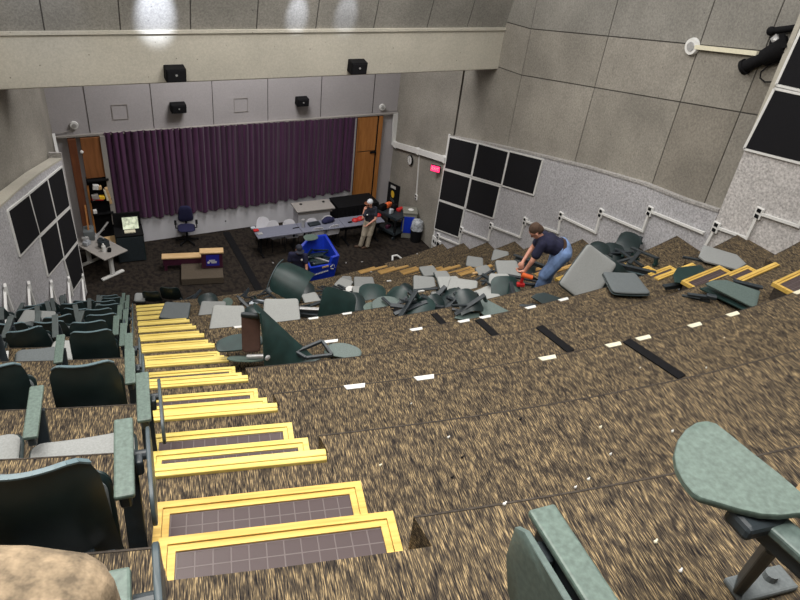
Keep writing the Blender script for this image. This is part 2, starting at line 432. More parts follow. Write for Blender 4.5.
for i in range(len(ycols)-1):
    ya, yb = ycols[i]-g, ycols[i+1]+g
    for zl, zh, m in ((lambda y: 0, s1, ['concrete', 'concrete', 'concrete_c', 'concrete', 'concrete_b', 'concrete'][i]), (s1, s2, ['concrete', 'concrete_c', 'concrete', 'concrete_c', 'concrete', 'concrete_b'][i]), (s2, lambda y: 11, 'bulkhead'), (lambda y: 11, lambda y: 15, 'bulkhead')):
        pts = [up(ya, zl(ya)+g, .012), up(yb, zl(yb)+g, .012), up(yb, zh(yb)-g, .012), up(ya, zh(ya)-g, .012)]
        o = prism('wall_panel', pts, .05, NR, m, wr)
# lining wall, raked top
Tp = [(450.7, 136.5), (490, 144), (530, 153), (587, 167), (645, 184), (685, 200), (716, 214)]
top = [onpl(*q, LA, LB) for q in Tp]
top[-1] = Vector((LA+LB*6.5, 6.5, 6.2))
y_end = onpl(432, 250, LA, LB).y
pts = [Vector((LA+LB*y_end, y_end, -.1)), Vector((LA+LB*y_end, y_end, top[0].z))]+top[1:]+[Vector((LA+LB*6.5, 6.5, -.1))]
S(prism('wall_right', pts, .19, NR, 'liner'))
b = MB()
for p, q in zip(top[:-1], top[1:]): b.bar(p+Vector((.11, 0, .0)), q+Vector((.11, 0, .0)), .26, .05)
S(b.build('trim_4', 'liner_d'))
b = MB(); b.box((LA+LB*y_end+.05, y_end+.02, top[0].z/2), (.12, .05, top[0].z+.06)); S(b.build('trim_5', 'white'))
# near wall standing forward
NX = 10.32
b = MB(); b.box((NX+.25, 1.7, 9), (.5, 9.5, 12)); S(b.build('wall_right_near', 'near'))
b = MB(); b.box((NX-.01, 6.41, 11.2), (.04, .08, 7.6)); S(b.build('trim_12', 'beam'))
# left walls
KA, KB = .55-.3*16.63, .3
NL = Vector((1, -KB, 0)).normalized()
def lf(y, z, off=0): return Vector((KA+KB*y, y, z))+NL*off
yl = onpl(87.5, 298, KA, KB).y
def ltop(y): return 4.0+.27*(16.4-y)-.012*(16.4-y)**2
ys = [yl, 15, 13.5, 12, 10.5, 9, 7, 4]
S(prism('wall_left', [lf(yl, -.1)]+[lf(y, ltop(y)) for y in ys]+[lf(4, -.1)], .25, NL, 'liner'))
b = MB()
for y0, y1 in zip(ys[:-1], ys[1:]): b.bar(lf(y0, ltop(y0)+.01, -.12), lf(y1, ltop(y1)+.01, -.12), .26, .04)
S(b.build('trim_6', 'beam'))
b = MB(); P_ = lf(yl, 2, -.12); b.box((P_.x, P_.y+.03, 2), (.27, .06, 4.05), (0, 0, -.29)); S(b.build('trim_7', 'liner_d'))
S(prism('wall_left_upper', [Vector((.61, 19.4, -.1)), Vector((.61, 19.4, 15)), lf(16.9, 15, -.3), lf(16.9, -.1, -.3)], .3, (1, 0, 0), 'concrete'))
S(prism('wall_left_rear', [lf(16.9, -.1, -.3), lf(16.9, 15, -.3), lf(0, 15, -.3), lf(0, -.1, -.3)], .3, NL, 'concrete'))
# beam and leaning bulkhead over it
YB, ZB0, ZB1 = 14.205, 6.4, 7.38
b = MB(); b.box((5.25, YB+.6, (ZB0+ZB1)/2), (12.0, 1.2, ZB1-ZB0), bev=.02, seg=1); S(b.build('trim_8', 'beam'))
b = MB(); b.box((5.25, YB+.02, ZB1+.02), (12.0, .12, .06)); S(b.build('trim_9', 'beam'))
lean = Vector((0, -.245, .97)).normalized(); nb = Vector((0, -lean.z, lean.y)); nb = Vector((0, -.97, -.245)).normalized()
O = Vector((0, YB+.10, ZB1-.2))
S(prism('wall_front_upper', [O+Vector((-4, 0, 0)), O+Vector((11.2, 0, 0)), O+Vector((11.2, 0, 0))+lean*6, O+Vector((-4, 0, 0))+lean*6], .3, nb, 'groove'))
wf = bpy.data.objects['wall_front_upper']
jx = [-3.4, -2.05, -.7, .63, 1.93, 3.24, 4.59, 5.91, 7.31, 8.71, 9.84, 11.15]
for a, c in zip(jx[:-1], jx[1:]):
    p0 = O-nb*-.012
    prism('wall_panel', [p0+Vector((a+g, 0, 0)), p0+Vector((c-g, 0, 0)), p0+Vector((c-g, 0, 0))+lean*6, p0+Vector((a+g, 0, 0))+lean*6], .05, nb, 'bulkhead', wf)
# rear wall and ceiling behind the photographer close the room
b = MB(); b.box((3, -2.6, 8), (26, .3, 15)); S(b.build('wall_rear', 'concrete'))

# ------------------------------------------------------------------ acoustic panels
def acoustic(quad, A, Bc, nrm, side, where, scale=1.0):
    P = [onpl(*q, A, Bc) for q in quad]; c = sum(P, Vector())/4
    t = empty('acoustic_panel', c+nrm*.0, f'black square acoustic panel on the {side} wall, {where}', 'acoustic panel', f'black acoustic panels on the {side} wall')
    b = MB(); b.poly([(p-c)*1.0+nrm*.035 for p in P], .03, nrm); b.build('panel_face', 'panel', t)
    b = MB()
    for i in range(4):
        b.bar((P[i]-c)*1.035+nrm*.02, (P[(i+1) % 4]-c)*1.035+nrm*.02, .03, .045)
    b.build('edge_trim', 'white', t)
rq = [((451, 137.5), (478, 144), (471.6, 175), (446, 168), 'top row, nearest the stage'), ((480, 144), (509, 152), (502, 184), (473.5, 176), 'middle of the top row'),
      ((511, 152), (543, 160), (534, 194), (503.5, 185), 'top row, farthest from the stage'), ((445, 170), (471, 178), (465, 207), (440.4, 199), 'second row, nearest the stage'),
      ((472.8, 179), (500.4, 187), (493.6, 217.5), (467, 208.6), 'second row, farther from the stage'), ((440, 201), (464.4, 209.5), (459, 236.5), (435.6, 228), 'bottom one')]
for q in rq: acoustic(q[:4], LA, LB, NR, 'right', q[4])
c4 = lambda x, y: (x/4, 150+y/4)
lq = [((28, 245), (108, 182), (152, 338), (75, 420), 'top row, nearest the camera'), ((112, 178), (182, 120), (218, 272), (154, 334), 'middle of the top row'),
      ((186, 116), (243, 70), (272, 222), (221, 268), 'top row, nearest the stage'), ((155, 350), (219, 288), (248, 430), (188, 500), 'second row, nearer the camera'),
      ((223, 284), (275, 234), (303, 362), (252, 427), 'second row, nearer the stage'), ((254, 440), (305, 374), (328, 500), (288, 560), 'bottom one')]
for q in lq: acoustic([c4(*p) for p in q[:4]], KA, KB, NL, 'left', q[4])
for q, w in ((((776.5, 90), (860, 108), (842, 172), (747, 148)), 'lower one'), (((806, 25), (890, 42), (862, 103), (779, 84)), 'upper one')):
    P = [onpl(*p, NX, 0) for p in q]; acoustic(q, NX, 0, Vector((-1, 0, 0)), 'near right', w)

# ------------------------------------------------------------------ conduits
def conduit(px, A, Bc, nrm, r, label, boxes, m='white'):
    P = [onpl(*q, A, Bc)+nrm*.03 for q in px]
    t = empty('wall_conduit', P[0], label, 'conduit')
    b = MB()
    for a, c in zip(P[:-1], P[1:]): b.bar(a-P[0], c-P[0], r, r, up=nrm)
    for p in P: b.box(p-P[0], (r*1.1,)*3)
    b.build('pipe', m, t)
    for i in boxes:
        o = MB(); o.box((0, 0, 0), (.05, .13, .2), bev=.008); bx = o.build('outlet_box', 'white', t, P[i]-P[0]+Vector((0, 0, 0)))
        d = 1 if nrm.x < 0 else -1
        for z_ in (-.05, .05):
            o = MB(); o.box((0, 0, 0), (.01, .07, .06)); o.build('socket', 'black', bx, (-.028*d, 0, z_))
    return t
conduit([(439, 236), (460, 244.5), (462.5, 230), (489, 240), (492, 226), (521, 237), (526, 221), (559, 232.5), (562, 216), (597, 232.5), (602, 213), (644, 231), (651, 211), (704, 232.5)],
        LA, LB, NR, .045, 'white stepped electrical conduit with outlets along the far right wall above the tiers', [0, 2, 4, 6, 8, 10, 12])
conduit([(705, 249), (717, 227), (748, 238), (760, 213), (800, 226), (812, 202), (860, 218)], NX, 0, Vector((-1, 0, 0)), .045, 'white stepped conduit with outlets on the near right wall', [1, 3])
LAo = LA
dt = conduit([(397.5, 144.5), (420, 151), (446, 159)], SX, 0, NX_, .17, 'wide pale cable duct running down and across beside the clock', [])
b = MB(); q0_, q1_ = ony(395.5, 113, 19.2), ony(394, 145, 19.2); b.bar(q0_-dt.location, q1_-dt.location, .16, .08, up=(0, 1, 0)); b.bar(q1_-dt.location+Vector((-.06, 0, .04)), Vector((0, .1, .06)), .10, .12); b.build('riser_duct', 'white', dt)
conduit([(420, 156), (417, 197)], SX, 0, NX_, .03, 'thin white conduit dropping from the duct to a socket by the clock', [1])
lx = [(3, 290), (27, 287), (49.5, 285), (67, 281), (81, 278)]
for i, q in enumerate(lx):
    P0 = onpl(*q, KA, KB)
    t = empty('wall_conduit', P0+NL*.03, f'white bent conduit with an outlet on the left wall, {ordn[i]} from the left frame edge', 'conduit', 'white conduits on the left wall')
    b = MB(); b.bar((0, 0, 0), (-.3*.72*KB/.3*.3, -.62, -.35), .045, .045); b.bar((0, 0, 0), (.03, .08, -.5), .045, .045); b.build('pipe', 'white', t)
    b = MB(); b.box((.02, 0, .02), (.05, .12, .17), bev=.006); b.build('outlet_box', 'white', t)
b = MB(); P0 = onpl(58, 150, KA-.1, KB); b.bar(ony(53.5, 134, 19.1), ony(58.5, 158, 18.6), .07, .07)
tag(b.build('wall_conduit', 'white'), 'short white pipe in the corner above the left acoustic wall end', 'conduit')

# plate with vents at the foot of the right wall end
P0 = onpl(437, 243, LA, LB)
t = empty('socket_plate', P0+NR*.03, 'white floor box plate with dark sockets at the stage end of the right wall', 'socket plate')
b = MB(); b.box((0, 0, 0), (.04, .5, .35), bev=.01); b.build('plate', 'white', t)
for dy in (.13, .02): 
    b = MB(); b.sph((-.025, dy, 0), .05, 10, (.3, .8, 1.2)); b.build('socket', 'black', t)
b = MB(); b.box((-.03, -.15, 0), (.02, .14, .2)); b.build('socket', 'black', t)
# ------------------------------------------------------------------ seats
def back_bm(w=.47, h=.52, off=0, th=.018, inset=0, curve=.06):
    b = MB()
    def f(u, v):
        s = 2*u-1; wd = (w/2-inset)*(1.04-.10*v)
        # rounded upper corners
        k = 1-max(0, (v-.82)/.18)**2*.10
        z = inset+(h-2*inset)*v
        if v > .8: z -= .045*abs(s)**7*(v-.8)/.2
        return Vector((s*wd*k, -curve*(1-s*s)+off+.03*(v-.5)**2*4-.10*v, z))
    b.grid(f, 12, 8, th); return b
def seat_parts(t, mat_pad='fabric', w=.47, d=.44, loc=(0, 0, 0), rot=None, flat=False):
    b = MB(); b.pad(rrect(w, d, .07), .03, .0, bendx=.25, bendy=.1)
    b.pad(rrect(w*.6, d*.55, .07), .01, .0)
    s = b.build('seat', 'shell', t, loc, rot, 40)
    b = MB(); b.pad(rrect(w-.03, d-.03, .065), .03, .018, bendx=.25, bendy=.1, rim=.02)
    b.build('cushion', mat_pad, s, (0, 0, .032), None, 60)
    return s
def back_parts(t, m='shell', pad='fabric_d', loc=(0, 0, 0), rot=None, h=.72, w=.47):
    s = back_bm(h=h, w=w).build('backrest', m, t, loc, rot, 40)
    back_bm(h=h, w=w, off=.028, th=.02, inset=.03).build('cushion', pad, s, (0, 0, 0), None, 50)
    b = MB()
    pts = []
    for i in range(13):
        u = i/12; sx = 2*u-1
        pts.append(Vector((sx*w/2*.94*.9, -.06*(1-sx*sx)+.03-.10+.002, h-.045*abs(sx)**7+.002)))
    for a, c in zip(pts[:-1], pts[1:]): b.bar(a, c, .022, .008)
    b.build('top_edge', 'edge', s)
    return s
def arm_parts(t, x, front=.62, rear=.2, z=.68, lam='laminate', post=True, wid=.075):
    b = MB(); b.box((x, (front+rear)/2, z-.012), (wid, front-rear, .025), bev=.008)
    a = b.build('armrest', lam, t)
    b = MB(); b.box((0, 0, 0), (wid*.6, (front-rear)*.9, .06), bev=.01); b.build('arm_bracket', 'frame', a, (x, (front+rear)/2-.01, z-.055))
    if post:
        b = MB(); b.bar((x, front-.12, z-.08), (x, rear+.12, .02), .04, .075, up=(1, 0, 0), bev=.006)
        b.bar((x, rear+.12, .03), (x, 0, .03), .04, .06); b.box((x, rear+.1, .012), (.07, .2, .024), bev=.006)
        b.build('leg', 'frame', t)
def stowed_tablet(t, x, y=.42, z=.5):
    b = MB(); b.pad([(-p, -q, r) for p, q, r in dshape(.42, .24)], .018, 0, rim=.005)
    o = b.build('folded_tablet', 'tab_edge', t, (x, y, z), (R(90), 0, R(90)), 40)
    b = MB(); b.cyl((x-.045, y+.05, z+.1), (x+.0, y+.05, z+.1), .022); b.box((x-.03, y+.02, z+.08), (.03, .06, .08), bev=.01); b.build('hinge', 'frame', t)
def chair(k, xc, ang, label, back=True, seat=True, arm_r=True, arm_l=False, tablet=False, group=None, tilt=0, z=None, lean=0, pad='fabric_d', arm_z=.68, up_seat=False, lam='laminate', front=.62, seat_y=.25, seat_w=.47, seat_x=0):
    y0 = yk(k+1, xc); up_seat = up_seat or back
    t = empty('auditorium_chair', (xc, y0, zk(k) if z is None else z), label, 'chair', group, (tilt, lean, R(ang)))
    if back: back_parts(t, loc=(0, .25, .23), pad=pad)
    if seat:
        if up_seat: seat_parts(t, pad, loc=(0, .34, .46), rot=(R(80), 0, 0))
        else: seat_parts(t, pad, w=seat_w, loc=(seat_x, seat_y, .42), rot=(R(8), 0, 0))
        b = MB(); b.box((0, .16, .38), (.44, .05, .05)); b.box((0, .14, .40), (.30, .24, .05), bev=.01); b.box((0, .015, .3), (.34, .03, .3), bev=.005); b.build('seat_frame', 'frame', t)
    if arm_r: arm_parts(t, .285, z=arm_z, lam=lam, front=front)
    if arm_l: arm_parts(t, -.285, z=arm_z, lam=lam)
    if tablet: stowed_tablet(t, .365)
    return t
def rowx(k):   # centre of the aisle seat
    return {13: -.03-.345, 12: .10-.345, 11: .31-.345, 10: .36-.345, 9: .47-.345}.get(k, -.013+AM*yk(k+1, .6)-.12-.345-(.10 if k % 2 else 0))
rows = {
 13: [(0, dict(back=False, seat=False, tablet=True, front=.52), 'nearest auditorium chair at the bottom frame edge showing only its green armrest')],
 12: [(0, dict(tablet=True, pad='fabric_d'), 'big near dark green auditorium chair seen from behind, just above the rough tan stone'), (1, dict(), 'dark auditorium chair mostly hidden behind the rough tan stone')],
 11: [(0, dict(back=False, tablet=True, arm_l=True, pad='fabric', seat_y=.12, seat_w=.56, seat_x=-.05), 'auditorium chair without backrest showing its grey seat, between two green armrests'), (1, dict(back=False, arm_r=False, pad='fabric', seat_y=.14), 'backless auditorium chair cut by the left frame edge')],
 10: [(0, dict(tablet=True), 'dark green auditorium chair seen from behind, fourth row down, beside the yellow steps'), (1, dict(arm_r=False), 'dark green auditorium chair in the fourth row down, cut by the left frame edge')],
 9: [(0, dict(back=False, seat=False, tablet=True), 'lone aisle armrest and leg of a stripped auditorium chair, fifth row down'), (1, dict(back=False, seat=False), 'lone green armrest standing on bare carpet left of the fifth row down'), (3, dict(), 'dark auditorium chair at the left frame edge, fifth row down')],
}
def orow(k): return ordn[min(13, 13-k+1-0)-0] if k < 13 else 'first'
for k, L in rows.items():
    for n, kw, lab in L: chair(k, rowx(k)-.575*n, -9, lab, **kw)
random.seed(3)
for k in range(8, 0, -1):
    n_max = {8: 5, 7: 5, 6: 6, 5: 6, 4: 6, 3: 6, 2: 6, 1: 5}[k]
    for n in range(n_max):
        kind = random.random()
        if k == 8 and n in (1, 2): kw = dict(back=False, seat=(n == 1), arm_r=(n == 2))
        elif n == 0: kw = dict(tablet=(k > 3))
        elif kind < .6: kw = dict()
        elif kind < .85: kw = dict(back=False)
        else: kw = dict(up_seat=True)
        tl = R(random.uniform(-6, 12)) if n else 0; an = -11+(random.uniform(-13, 13) if n else 0)
        side = ['aisle seat', 'second from aisle', 'third from aisle', 'fourth from aisle', 'fifth from aisle', 'sixth from aisle'][n]
        st = 'with its seat only' if kw.get('back') is False and kw.get('seat', True) else ('stripped to its armrest' if kw.get('back') is False else ('with raised seat' if kw.get('up_seat') else 'with backrest'))
        chair(k, rowx(k)-.575*n, an, f'dark chair {st}, left block, {ordn[k-1]} row up from stage, {side}', group=None, tilt=tl, lean=R(random.uniform(-7, 7)) if n else 0, lam='laminate_k' if n else 'laminate', **kw)

# near pieces at the right
def armpair():
    A, B_ = onz(541.5, 506, 9.44), onz(602.5, 600, 9.44)
    d = (A-B_); d.z = 0; L = d.length; ang = math.atan2(d.y, d.x)-math.pi/2
    t = empty('auditorium_chair', (A.x, A.y, 8.76), 'stripped chair arm with folded green tablet at the bottom frame edge, centre right', 'chair', None, (0, 0, ang))
    b = MB(); b.box((0, -.24, .668), (.083, .48, .025), bev=.008); a = b.build('armrest', 'laminate', t)
    b = MB(); b.box((0, -.24, .61), (.05, .42, .09), bev=.01); b.build('arm_bracket', 'frame', t)
    b = MB(); b.bar((0, -.3, .6), (0, -.4, .02), .04, .08, up=(1, 0, 0)); b.box((0, -.35, .012), (.08, .24, .024)); b.build('leg', 'frame', t)
    b = MB(); b.pad([(-.5*.5, .13, 0), (-.12, .15, 0), (.1, .15, 0), (.21, .15, 0), (.25, .12, 0), (.25, .0, 0), (.2, -.1, 0), (.1, -.15, 0), (-.05, -.16, 0), (-.2, -.12, 0), (-.25, 0, 0)], .02, 0, rim=.004)
    b.build('folded_tablet', 'laminate_d', t, (-.078, -.26, .51), (R(90), 0, R(90)), 40)
    b = MB(); b.box((-.045, -.10, .60), (.05, .07, .07), bev=.012); b.cyl((-.07, -.1, .6), (-.02, -.1, .6), .028); b.build('hinge', 'frame', t)
armpair()
def flat_tablet():
    z = 9.47
    out = [(850, 532), (825, 512), (800, 491), (779, 473), (752, 452), (730, 434), (716, 423), (707, 420.5), (697, 422), (686, 429), (678, 440), (674.5, 454), (677, 468), (684, 481), (693, 492), (701, 497.5), (716, 502), (740, 509), (762, 514), (782, 515), (800, 513), (825, 520)]
    P = [onz(*q, z) for q in out]; c = sum(P, Vector())/len(P)
    t = empty('auditorium_chair', (c.x, c.y, 8.76), 'stripped chair arm holding an open green writing tablet at the right frame edge', 'chair')
    b = MB(); b.pad([p-c for p in P], .022, 0, rim=.004); b.build('writing_tablet', 'laminate', t, (0, 0, z-8.76-.022), None, 40)
    o = t.location
    a0, a1 = onz(768, 518, z-.06)-o, onz(850, 590, z-.06)-o
    b = MB(); b.bar(a0, a1, .085, .03, bev=.008); b.build('armrest', 'laminate_d', t)
    b = MB(); b.bar(a0-Vector((0, 0, .045)), a1-Vector((0, 0, .045)), .05, .06, bev=.01); b.bar(a0+Vector((-.12, .02, .01)), a0+Vector((.05, 0, -.01)), .09, .05, bev=.015); b.build('arm_bracket', 'frame', t)
    f1 = hit(738, 588)[0]-o
    a2 = onz(776, 540, z-.15)-o
    b = MB(); b.bar(a2, f1+Vector((0, 0, .02)), .035, .09, up=(1, .5, 0), bev=.01); b.build('leg', 'frame', t)
    b = MB(); b.box(f1+Vector((.08, -.03, .015)), (.26, .1, .03), (0, 0, -.2), bev=.01); b.cyl(f1+Vector((.12, -.03, .02)), f1+Vector((.12, -.03, .06)), .025); b.build('foot_bracket', 'fabric_d', t)
flat_tablet()
# tan scrap by the right frame edge
P_, _ = hit(797, 487)
P_ = onz(800, 478, 8.95)
b = MB(); b.box((0, 0, .0), (.12, .04, .12), (R(8), 0, R(-35)), bev=.004); tag(b.build('wood_scrap', 'tan_wood', None, (P_.x+.09, P_.y-.04, 8.86)), 'tan scrap of bare board at the right frame edge behind the open tablet', 'board')

# rough stone in the lower left
def stone():
    t0 = Vector((0, 0, 0)); dpt = .62
    v = CM @ Vector((45-400, 548-300, F)); T = v*(dpt/F)+Vector((0, 0, CH))
    b = MB(); zb = 9.44
    H_ = T.z-zb+.0
    b.box((0, 0, 0), (.34, .22, H_), bev=.03, seg=3)
    bmesh.ops.subdivide_edges(b.bm, edges=b.bm.edges[:], cuts=5, use_grid_fill=True)
    from mathutils import noise
    noise.seed_set(5)
    for q in b.bm.verts:
        n = noise.noise_vector(q.co*9)*.012+noise.noise_vector(q.co*30)*.005
        q.co += n
    for f in b.bm.faces: f.smooth = True
    o = b.build('stone_block', 'stone', None, (T.x+.8828*-.10-.4698*.11, T.y+.4698*.10-.8828*.11, zb+H_/2+.02), (0, 0, R(-28)))
    tag(o, 'rough tan stone block rising at the bottom left corner of the frame', 'stone')
stone()

# ------------------------------------------------------------------ strips and patches on the tiers
for (k, a, c, w, lab) in ((11, (626, 341), (682, 378), .105, 'longest one, nearest the camera and the right side'), (10, (539, 327), (571, 352), .105, 'second from the right'),
                  (9, (478, 320), (497, 337), .105, 'middle one'), (8, (434, 314), (447, 328), .105, 'second from the left'), (7, (394, 309), (406, 320), .105, 'farthest one at the edge of the seat pile')):
    P, Q = onz(*a, zk(k)), onz(*c, zk(k))
    Q = P+(Q-P).normalized()*min((Q-P).length, 1.15)
    b = MB(); b.bar(P+Vector((0, 0, .008)), Q+Vector((0, 0, .008)), w, .014, bev=.003)
    tag(b.build('floor_strip', 'black'), f'flat black strip across a carpeted tier, {lab}', 'floor strip', 'black strips across the tiers')
pt = [(353, 383, 11), (422, 374, 11), (546, 356, 11), (613, 344, 11), (643, 337.5, 11), (695, 325, 11), (732, 313.5, 11), (797, 291, 11), (332, 342, 9), (418, 331, 9), (465, 322, 9), (487, 318.5, 9), (532, 308.5, 9), (566, 301.5, 9), (620, 286.5, 9), (315, 320.5, 7), (349, 316, 7), (240, 327.5, 7)]
pw = {353: 'first from the left on the upper patched edge', 422: 'second from the left on the upper patched edge', 546: 'third from the left on the upper patched edge', 613: 'just left of the longest black strip', 643: 'just right of the longest black strip', 695: 'on the upper patched edge, left of the folded green tablet', 732: 'on the upper patched edge, right below the folded green tablet', 797: 'at the right frame edge', 332: 'by the toppled chair tablet arm', 418: 'alone in the middle of the lower patched edge', 465: 'left of the middle black strip', 487: 'right of the middle black strip', 532: 'left of the dark shell below the worker in jeans', 566: 'right of the dark shell below the worker in jeans', 620: 'under the leaning grey seat on the right', 315: 'in front of the dark green panel, left', 349: 'in front of the dark green panel, right', 240: 'under the pale grey seat pad with a ring'}
for px, py, k in pt:
    P = onz(px, py, zk(k)); P.y = yk(k, P.x)
    a = math.asin((P.x-XC)/RR)
    b = MB(); b.poly([(-.085, .004, .006), (.085, .004, .006), (.07, -.04, .006), (-.07, -.04, .006)][::-1], .012, (0, 0, 1)); b.box((0, .004, -.012), (.17, .012, .03))
    tag(b.build('edge_patch', 'cream' if px > 500 and k == 11 else 'white', None, P, (0, 0, a)), f'white edge patch {pw[px]}', 'patch', 'white patches along the tier edges')

# ------------------------------------------------------------------ debris
Y0A = -28.1
def place(px, py, lift):
    if lift > 5: return onz(px, py, zk(int(lift/10))+lift % 10)
    P, k = hit(px, py); P = onz(px, py, zk(k)+lift)   # slide up the sight line
    if tier_at(P.x, P.y) > k: P, k = hit(px, py); P.z += lift
    return P
def rotm(yaw, tilt, bank): return (Matrix.Rotation(R(yaw+Y0A), 4, 'Z') @ Matrix.Rotation(R(tilt), 4, 'X') @ Matrix.Rotation(R(bank), 4, 'Y')).to_euler()
def spinb(t, yaw, tilt, sp): t.rotation_euler = (Matrix.Rotation(R(yaw+Y0A), 4, 'Z') @ Matrix.Rotation(R(tilt), 4, 'X') @ Matrix.Rotation(R(sp), 4, 'Z') @ Matrix.Rotation(R(-90), 4, 'X')).to_euler(); return t
def spin(t, yaw, tilt, sp): t.rotation_euler = (Matrix.Rotation(R(yaw+Y0A), 4, 'Z') @ Matrix.Rotation(R(tilt), 4, 'X') @ Matrix.Rotation(R(sp), 4, 'Z')).to_euler()
def d_seat(px, py, yaw, tilt, bank, lift, lab, pad='fabric', s=1.0, w=.50, d=.46, g=None):
    t = empty('loose_chair_part', place(px, py, lift), lab, 'chair seat', g, rotm(yaw, tilt, bank))  # a loose chair seat with its cushion, not a whole chair
    b = MB(); b.pad(rrect(w*s, d*s, .06, top=.9), .022, 0, bendx=.18, bendy=.1); b.build('seat_shell', 'shell', t, smooth=40)
    b = MB(); b.pad(rrect(w*s-.02, d*s-.02, .055, top=.9), .035, .012, bendx=.18, bendy=.1, rim=.018); b.build('cushion', pad, t, (0, 0, .024), smooth=60)
    return t
def d_back(px, py, yaw, tilt, bank, lift, lab, m='shell', s=1.0, pad='fabric_d', w=.47, h=.5, g=None):
    t = empty('discarded_shell', place(px, py, lift), lab, 'chair back', g, rotm(yaw, tilt, bank))
    o = back_bm(w=w*s, h=h*s, curve=.055).build('back_shell', m, t, (0, 0, -h*s/2), None, 40)
    back_bm(w=w*s, h=h*s, off=.025, th=.015, inset=.03, curve=.055).build('cushion', pad, t, (0, 0, -h*s/2), None, 40)
    b = MB(); b.box((0, .03, .0), (.28*s, .03, .06)); b.build('mounting_bar', 'frame', t)
    return t
def angular(w, d):
    q = [(-.5, -.30), (-.36, -.5), (.30, -.5), (.5, .0), (.30, .42), (-.42, .5)]; return [(a*w, b_*d, 0) for a, b_ in q]
def trapez(w, d):
    q = [(-.5, .1), (-.36, .34), (-.1, .5), (.5, .30), (.36, -.5), (.25, -.48)]; return [(a*w, b_*d, 0) for a, b_ in q]
def d_tab(px, py, yaw, tilt, bank, lift, lab, s=1.0, m='laminate_d', hinge=True, g=None):
    shp = angular if 'six-sided' in lab else (trapez if 'right aisle' in lab or 'angular' in lab else dshape)
    t = empty('discarded_tablet', place(px, py, lift), lab, 'writing tablet', g, rotm(yaw, tilt, bank))
    b = MB(); b.pad(shp(.52*s, .34*s), .03 if shp is angular else .02, 0, rim=.004); b.build('tablet_top', m, t, smooth=40)
    if hinge:
        b = MB(); b.box((-.2*s, -.1*s, -.03), (.12, .06, .05), bev=.01); b.bar((-.2*s, -.1*s, -.04), (-.42*s, -.12*s, -.05), .04, .03); b.build('hinge_arm', 'frame', t)
    return t
def d_frame(px, py, yaw, tilt, bank, lift, lab, L=.5, top='frame', g=None, leg=True):
    t = empty('frame_scrap', place(px, py, lift), lab, 'chair frame', g, rotm(yaw, tilt, bank))
    b = MB(); b.box((0, 0, .03), (L, .07, .025), bev=.008); b.build('armrest', top, t)
    b = MB(); b.box((0, 0, -.01), (L*.85, .045, .06), bev=.01)
    b.build('arm_bracket', 'frame', t)
    if leg:
        b = MB(); b.bar((L*.1, 0, -.02), (-L*.35, .02, -.35), .04, .06, bev=.006); b.bar((-L*.35, -.1, -.35), (-L*.35, .12, -.35), .06, .03); b.build('leg', 'frame', t)
    return t
SEATS = [
 (176, 312.5, 5, 4, 0, .08, 'dark grey seat pad lying across the yellow steps', 'fabric_d', 1.15),
 (213, 311, 8, 5, 0, .06, 'grey seat pad half under a dark arched shell, right of the yellow steps', 'fabric', 1.1),
 (228, 320.5, 6, 24, 0, .16, 'pale grey seat pad with a small white ring on top', 'fabric_l', 1.15),
 (281.5, 315.5, 10, 26, 0, .18, 'large pale grey seat pad, right of the toppled chair', 'fabric_l', 1.3),
 (311, 300.5, 30, 14, 0, .35, 'small white-grey seat pad by the big dark shell', 'fabric_l', .75),
 (344, 285, -22, 5, 0, .25, 'narrow pale seat pad just behind the blue bin', 'fabric_l', .8),
 (346.5, 280.5, 5, 0, 0, .2, 'small grey seat pad behind the narrow pale one', 'fabric', .6),
 (364, 284.5, 8, 4, 0, .3, 'wide grey seat pad lying below the black post', 'fabric', 1.05),
 (362, 292, 10, -12, 0, .22, 'thin pale seat edge under the wide grey pad', 'fabric_l', .9),
 (345, 296, -20, 10, 0, .2, 'pale lilac-grey seat pad left of the dark green shells', 'fabric_l', .55),
 (424, 286, 5, 16, 4, .3, 'grey seat pad behind a white stick', 'fabric', 1.0),
 (428.5, 272.5, 22, 4, 0, .2, 'grey seat pad highest on the left of the pile by the tan steps', 'fabric', .85),
 (442, 277.5, 18, 8, 4, .25, 'small rounded grey seat pad beside the highest left pad', 'fabric', .72),
 (449.5, 286, 14, 8, 0, .3, 'pale grey seat pad under the tan steps', 'fabric_l', .95),
 (462, 291, -12, 14, -4, .34, 'large pale grey seat pad in the middle of the pile', 'fabric_l', 1.15),
 (471.5, 298.5, 4, 6, 0, .22, 'small pale seat pad lying on the large middle one', 'fabric_l', .5),
 (486.5, 297, -58, 12, 0, .2, 'long pale seat pad pointing at the camera, right of the middle', 'fabric_l', .8),
 (474.5, 263.5, -6, 10, 0, .2, 'grey seat pad above the tan steps at the top of the pile', 'fabric', .88),
 (484, 274, 34, 26, 0, .25, 'grey seat pad tilted on edge beside the tan steps', 'fabric', .8),
 (500, 257.5, -12, 22, 0, .3, 'grey seat pad leaning high near the right wall', 'fabric', .85),
 (507.5, 271, 10, 18, 0, .4, 'big rounded grey seat pad left of the worker in jeans', 'fabric', 1.0),
 (499, 284, 0, 30, -8, .32, 'pale seat pad standing in front of the big rounded one', 'fabric_l', .78),
 (437, 296.5, 22, 4, 0, .12, 'small grey seat corner low in the middle of the pile', 'fabric', .5),
 (624, 286, 6, 2, 0, .05, 'grey seat pad lying right of the leaning seat', 'fabric_d', 1.15),
 (272, 292, 60, 50, 0, .35, 'blue-grey seat pad standing at the end of the black floor strip', 'fabric_d', .7),
 (140, 298, 10, 30, 0, .2, 'grey seat at the foot of the yellow steps', 'fabric', .6),
 (66, 353, 8, 8, 0, .06, 'pale grey seat pad lying on carpet beside the lone armrest', 'fabric_l', .75),
 (36, 324, 2, 10, 0, .2, 'mid grey seat pad lying among the dark chairs on the left', 'fabric', 1.2),
]
for s in SEATS: d_seat(*s[:6], s[6], s[7], s[8])
